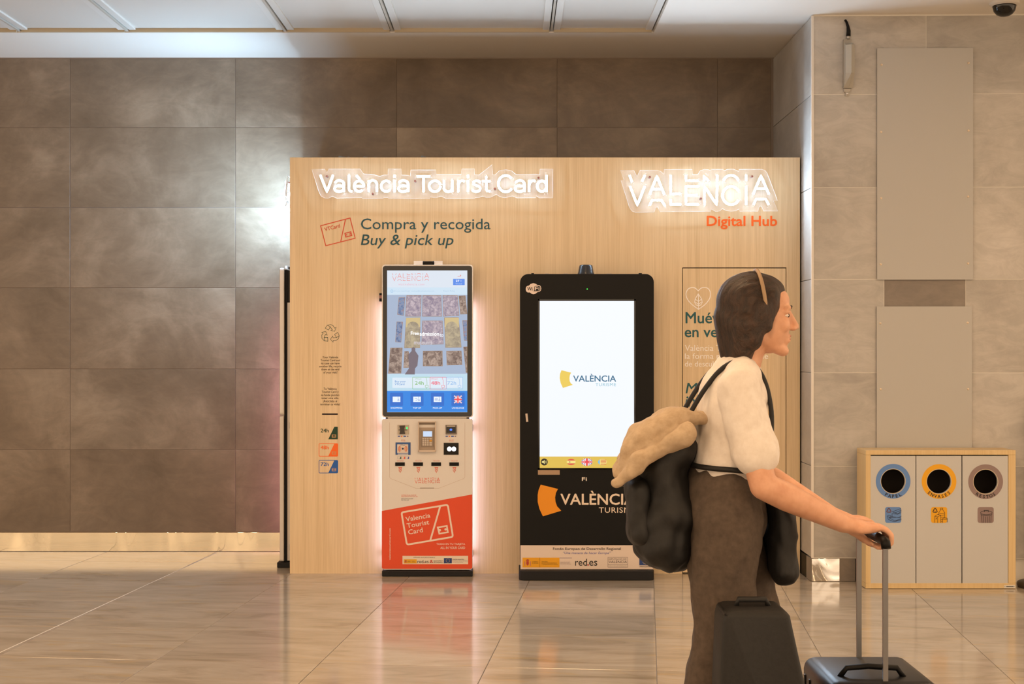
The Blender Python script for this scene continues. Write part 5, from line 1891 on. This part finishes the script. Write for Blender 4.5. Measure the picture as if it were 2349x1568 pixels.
# small black bag carried in front of the hips
fb = empty('waist_bag', L(1790, 1310, 0.0), 'flat black bag hanging in front of the thighs of the walking person', 'bag')
fm = MB()
fm.cap(L(1786, 1150, -0.05), 0.036, L(1790, 1300, -0.05), 0.044, 1.5)
fm.cap(L(1786, 1150, 0.06), 0.036, L(1790, 1300, 0.06), 0.044, 1.5)
fm.cap(L(1788, 1225, -0.06), 0.042, L(1788, 1225, 0.07), 0.042)
blob('pouch', fm, 0.006, M_BAG, fb, 3, fn=folds(0.008, 14, 10))
MB().tube(curve([L(1786, 1135, -0.10), L(1752, 1092, -0.125), L(1705, 1072, -0.150), L(1620, 1064, -0.145), L(1584, 1062, -0.07), L(1580, 1062, 0.07), L(1620, 1064, 0.145), L(1705, 1072, 0.150), L(1752, 1092, 0.125), L(1786, 1135, 0.11)]), 0.008, 8).build('belt', M_BAG, fb, smooth=True)

# black wheeled holdall beside the legs
HY_ = -4.19
sH = S(HY_)
hx = lambda x: (x - CX) / sH
hz_ = lambda y: ZC + (HY - y) / sH
hold = empty('holdall', ((hx(1640) + hx(1815)) / 2, HY_, 0), 'black wheeled holdall upright on the floor beside the walking legs', 'bag')
prof = [(hx(1632), 0.055), (0.770, 0.055), (0.772, 0.34), (hx(1800), hz_(1400)), (hx(1792), hz_(1388)), (hx(1660), hz_(1388)), (hx(1648), hz_(1402))]
MB().prism(prof, HY_ - 0.085, HY_ + 0.085).build('bag_body', M_BAG, hold, bevel=0.016, smooth=True, seg=3)
MB().tube([(hx(1690), HY_, hz_(1389)), (hx(1694), HY_, hz_(1374)), (hx(1756), HY_, hz_(1374)), (hx(1762), HY_, hz_(1389))], 0.008, 8).build('carry_handle', M_BAG, hold, smooth=True)
MB().box(hx(1655), 0.752, HY_ - 0.100, HY_ - 0.084, 0.14, 0.36).build('outer_pocket', M_BAG, hold, bevel=0.007)
for x in (hx(1632) + 0.035, 0.735):
    for y in (HY_ - 0.06, HY_ + 0.06):
        MB().lathe([(0.020, -0.012), (0.027, -0.010), (0.027, 0.010), (0.020, 0.012)], (x, y, 0.0275), 'y', 18).build('wheel', ink('#2a2a2a', 0.5), hold)
        MB().box(x - 0.008, x + 0.008, y - 0.016, y + 0.016, 0.028, 0.058).build('wheel_bracket', M_CHAR, hold)

# black cabin suitcase pushed by its extended grip
SXa, SXb = 0.862, 1.172
sc_ = empty('suitcase', ((SXa + SXb) / 2, BAR.y, 0), 'small black suitcase with extended grip pushed ahead by the person', 'suitcase')
zt0 = 0.352
MB().box(SXa, SXb, BAR.y - 0.185, BAR.y + 0.185, 0.05, zt0).build('shell', ink('#101011', 0.35), sc_, bevel=0.035, smooth=True, seg=4)
for k in range(5):
    y = BAR.y - 0.13 + 0.065 * k
    MB().box(SXa - 0.004, SXb + 0.004, y - 0.008, y + 0.008, 0.095, zt0 - 0.045).build('shell_rib', ink('#161617', 0.35), sc_, bevel=0.003)
MB().tube([(SXa + 0.05, BAR.y - 0.09, zt0 - 0.004), (SXa + 0.07, BAR.y - 0.09, zt0 + 0.022), (SXa + 0.13, BAR.y - 0.09, zt0 + 0.027), (SXb - 0.10, BAR.y - 0.09, zt0 + 0.022), (SXb - 0.08, BAR.y - 0.09, zt0 - 0.004)], 0.008, 8).build('carry_handle', M_BLACK, sc_, smooth=True)
for s_ in (-1, 1):
    MB().box(BAR.x - 0.007, BAR.x + 0.007, BAR.y + s_ * 0.148 - 0.005, BAR.y + s_ * 0.148 + 0.005, zt0 - 0.01, BAR.z).build('telescopic_pole', ink('#8a8a8c', 0.3, 0.9), sc_)
    for x in (SXa + 0.05, SXb - 0.05):
        y = BAR.y + s_ * 0.14
        MB().lathe([(0.018, -0.010), (0.024, -0.008), (0.024, 0.008), (0.018, 0.010)], (x, y, 0.0245), 'y', 18).build('wheel', ink('#2a2a2a', 0.5), sc_)
        MB().box(x - 0.010, x + 0.010, y - 0.014, y + 0.014, 0.026, 0.056).build('wheel_fork', M_CHAR, sc_)
MB().tube([(BAR.x, BAR.y - 0.158, BAR.z - 0.018), (BAR.x, BAR.y - 0.152, BAR.z - 0.003), (BAR.x, BAR.y - 0.138, BAR.z), (BAR.x, BAR.y + 0.138, BAR.z), (BAR.x, BAR.y + 0.152, BAR.z - 0.003), (BAR.x, BAR.y + 0.158, BAR.z - 0.018)], 0.0135, 12).build('grip', M_BLACK, sc_, smooth=True)
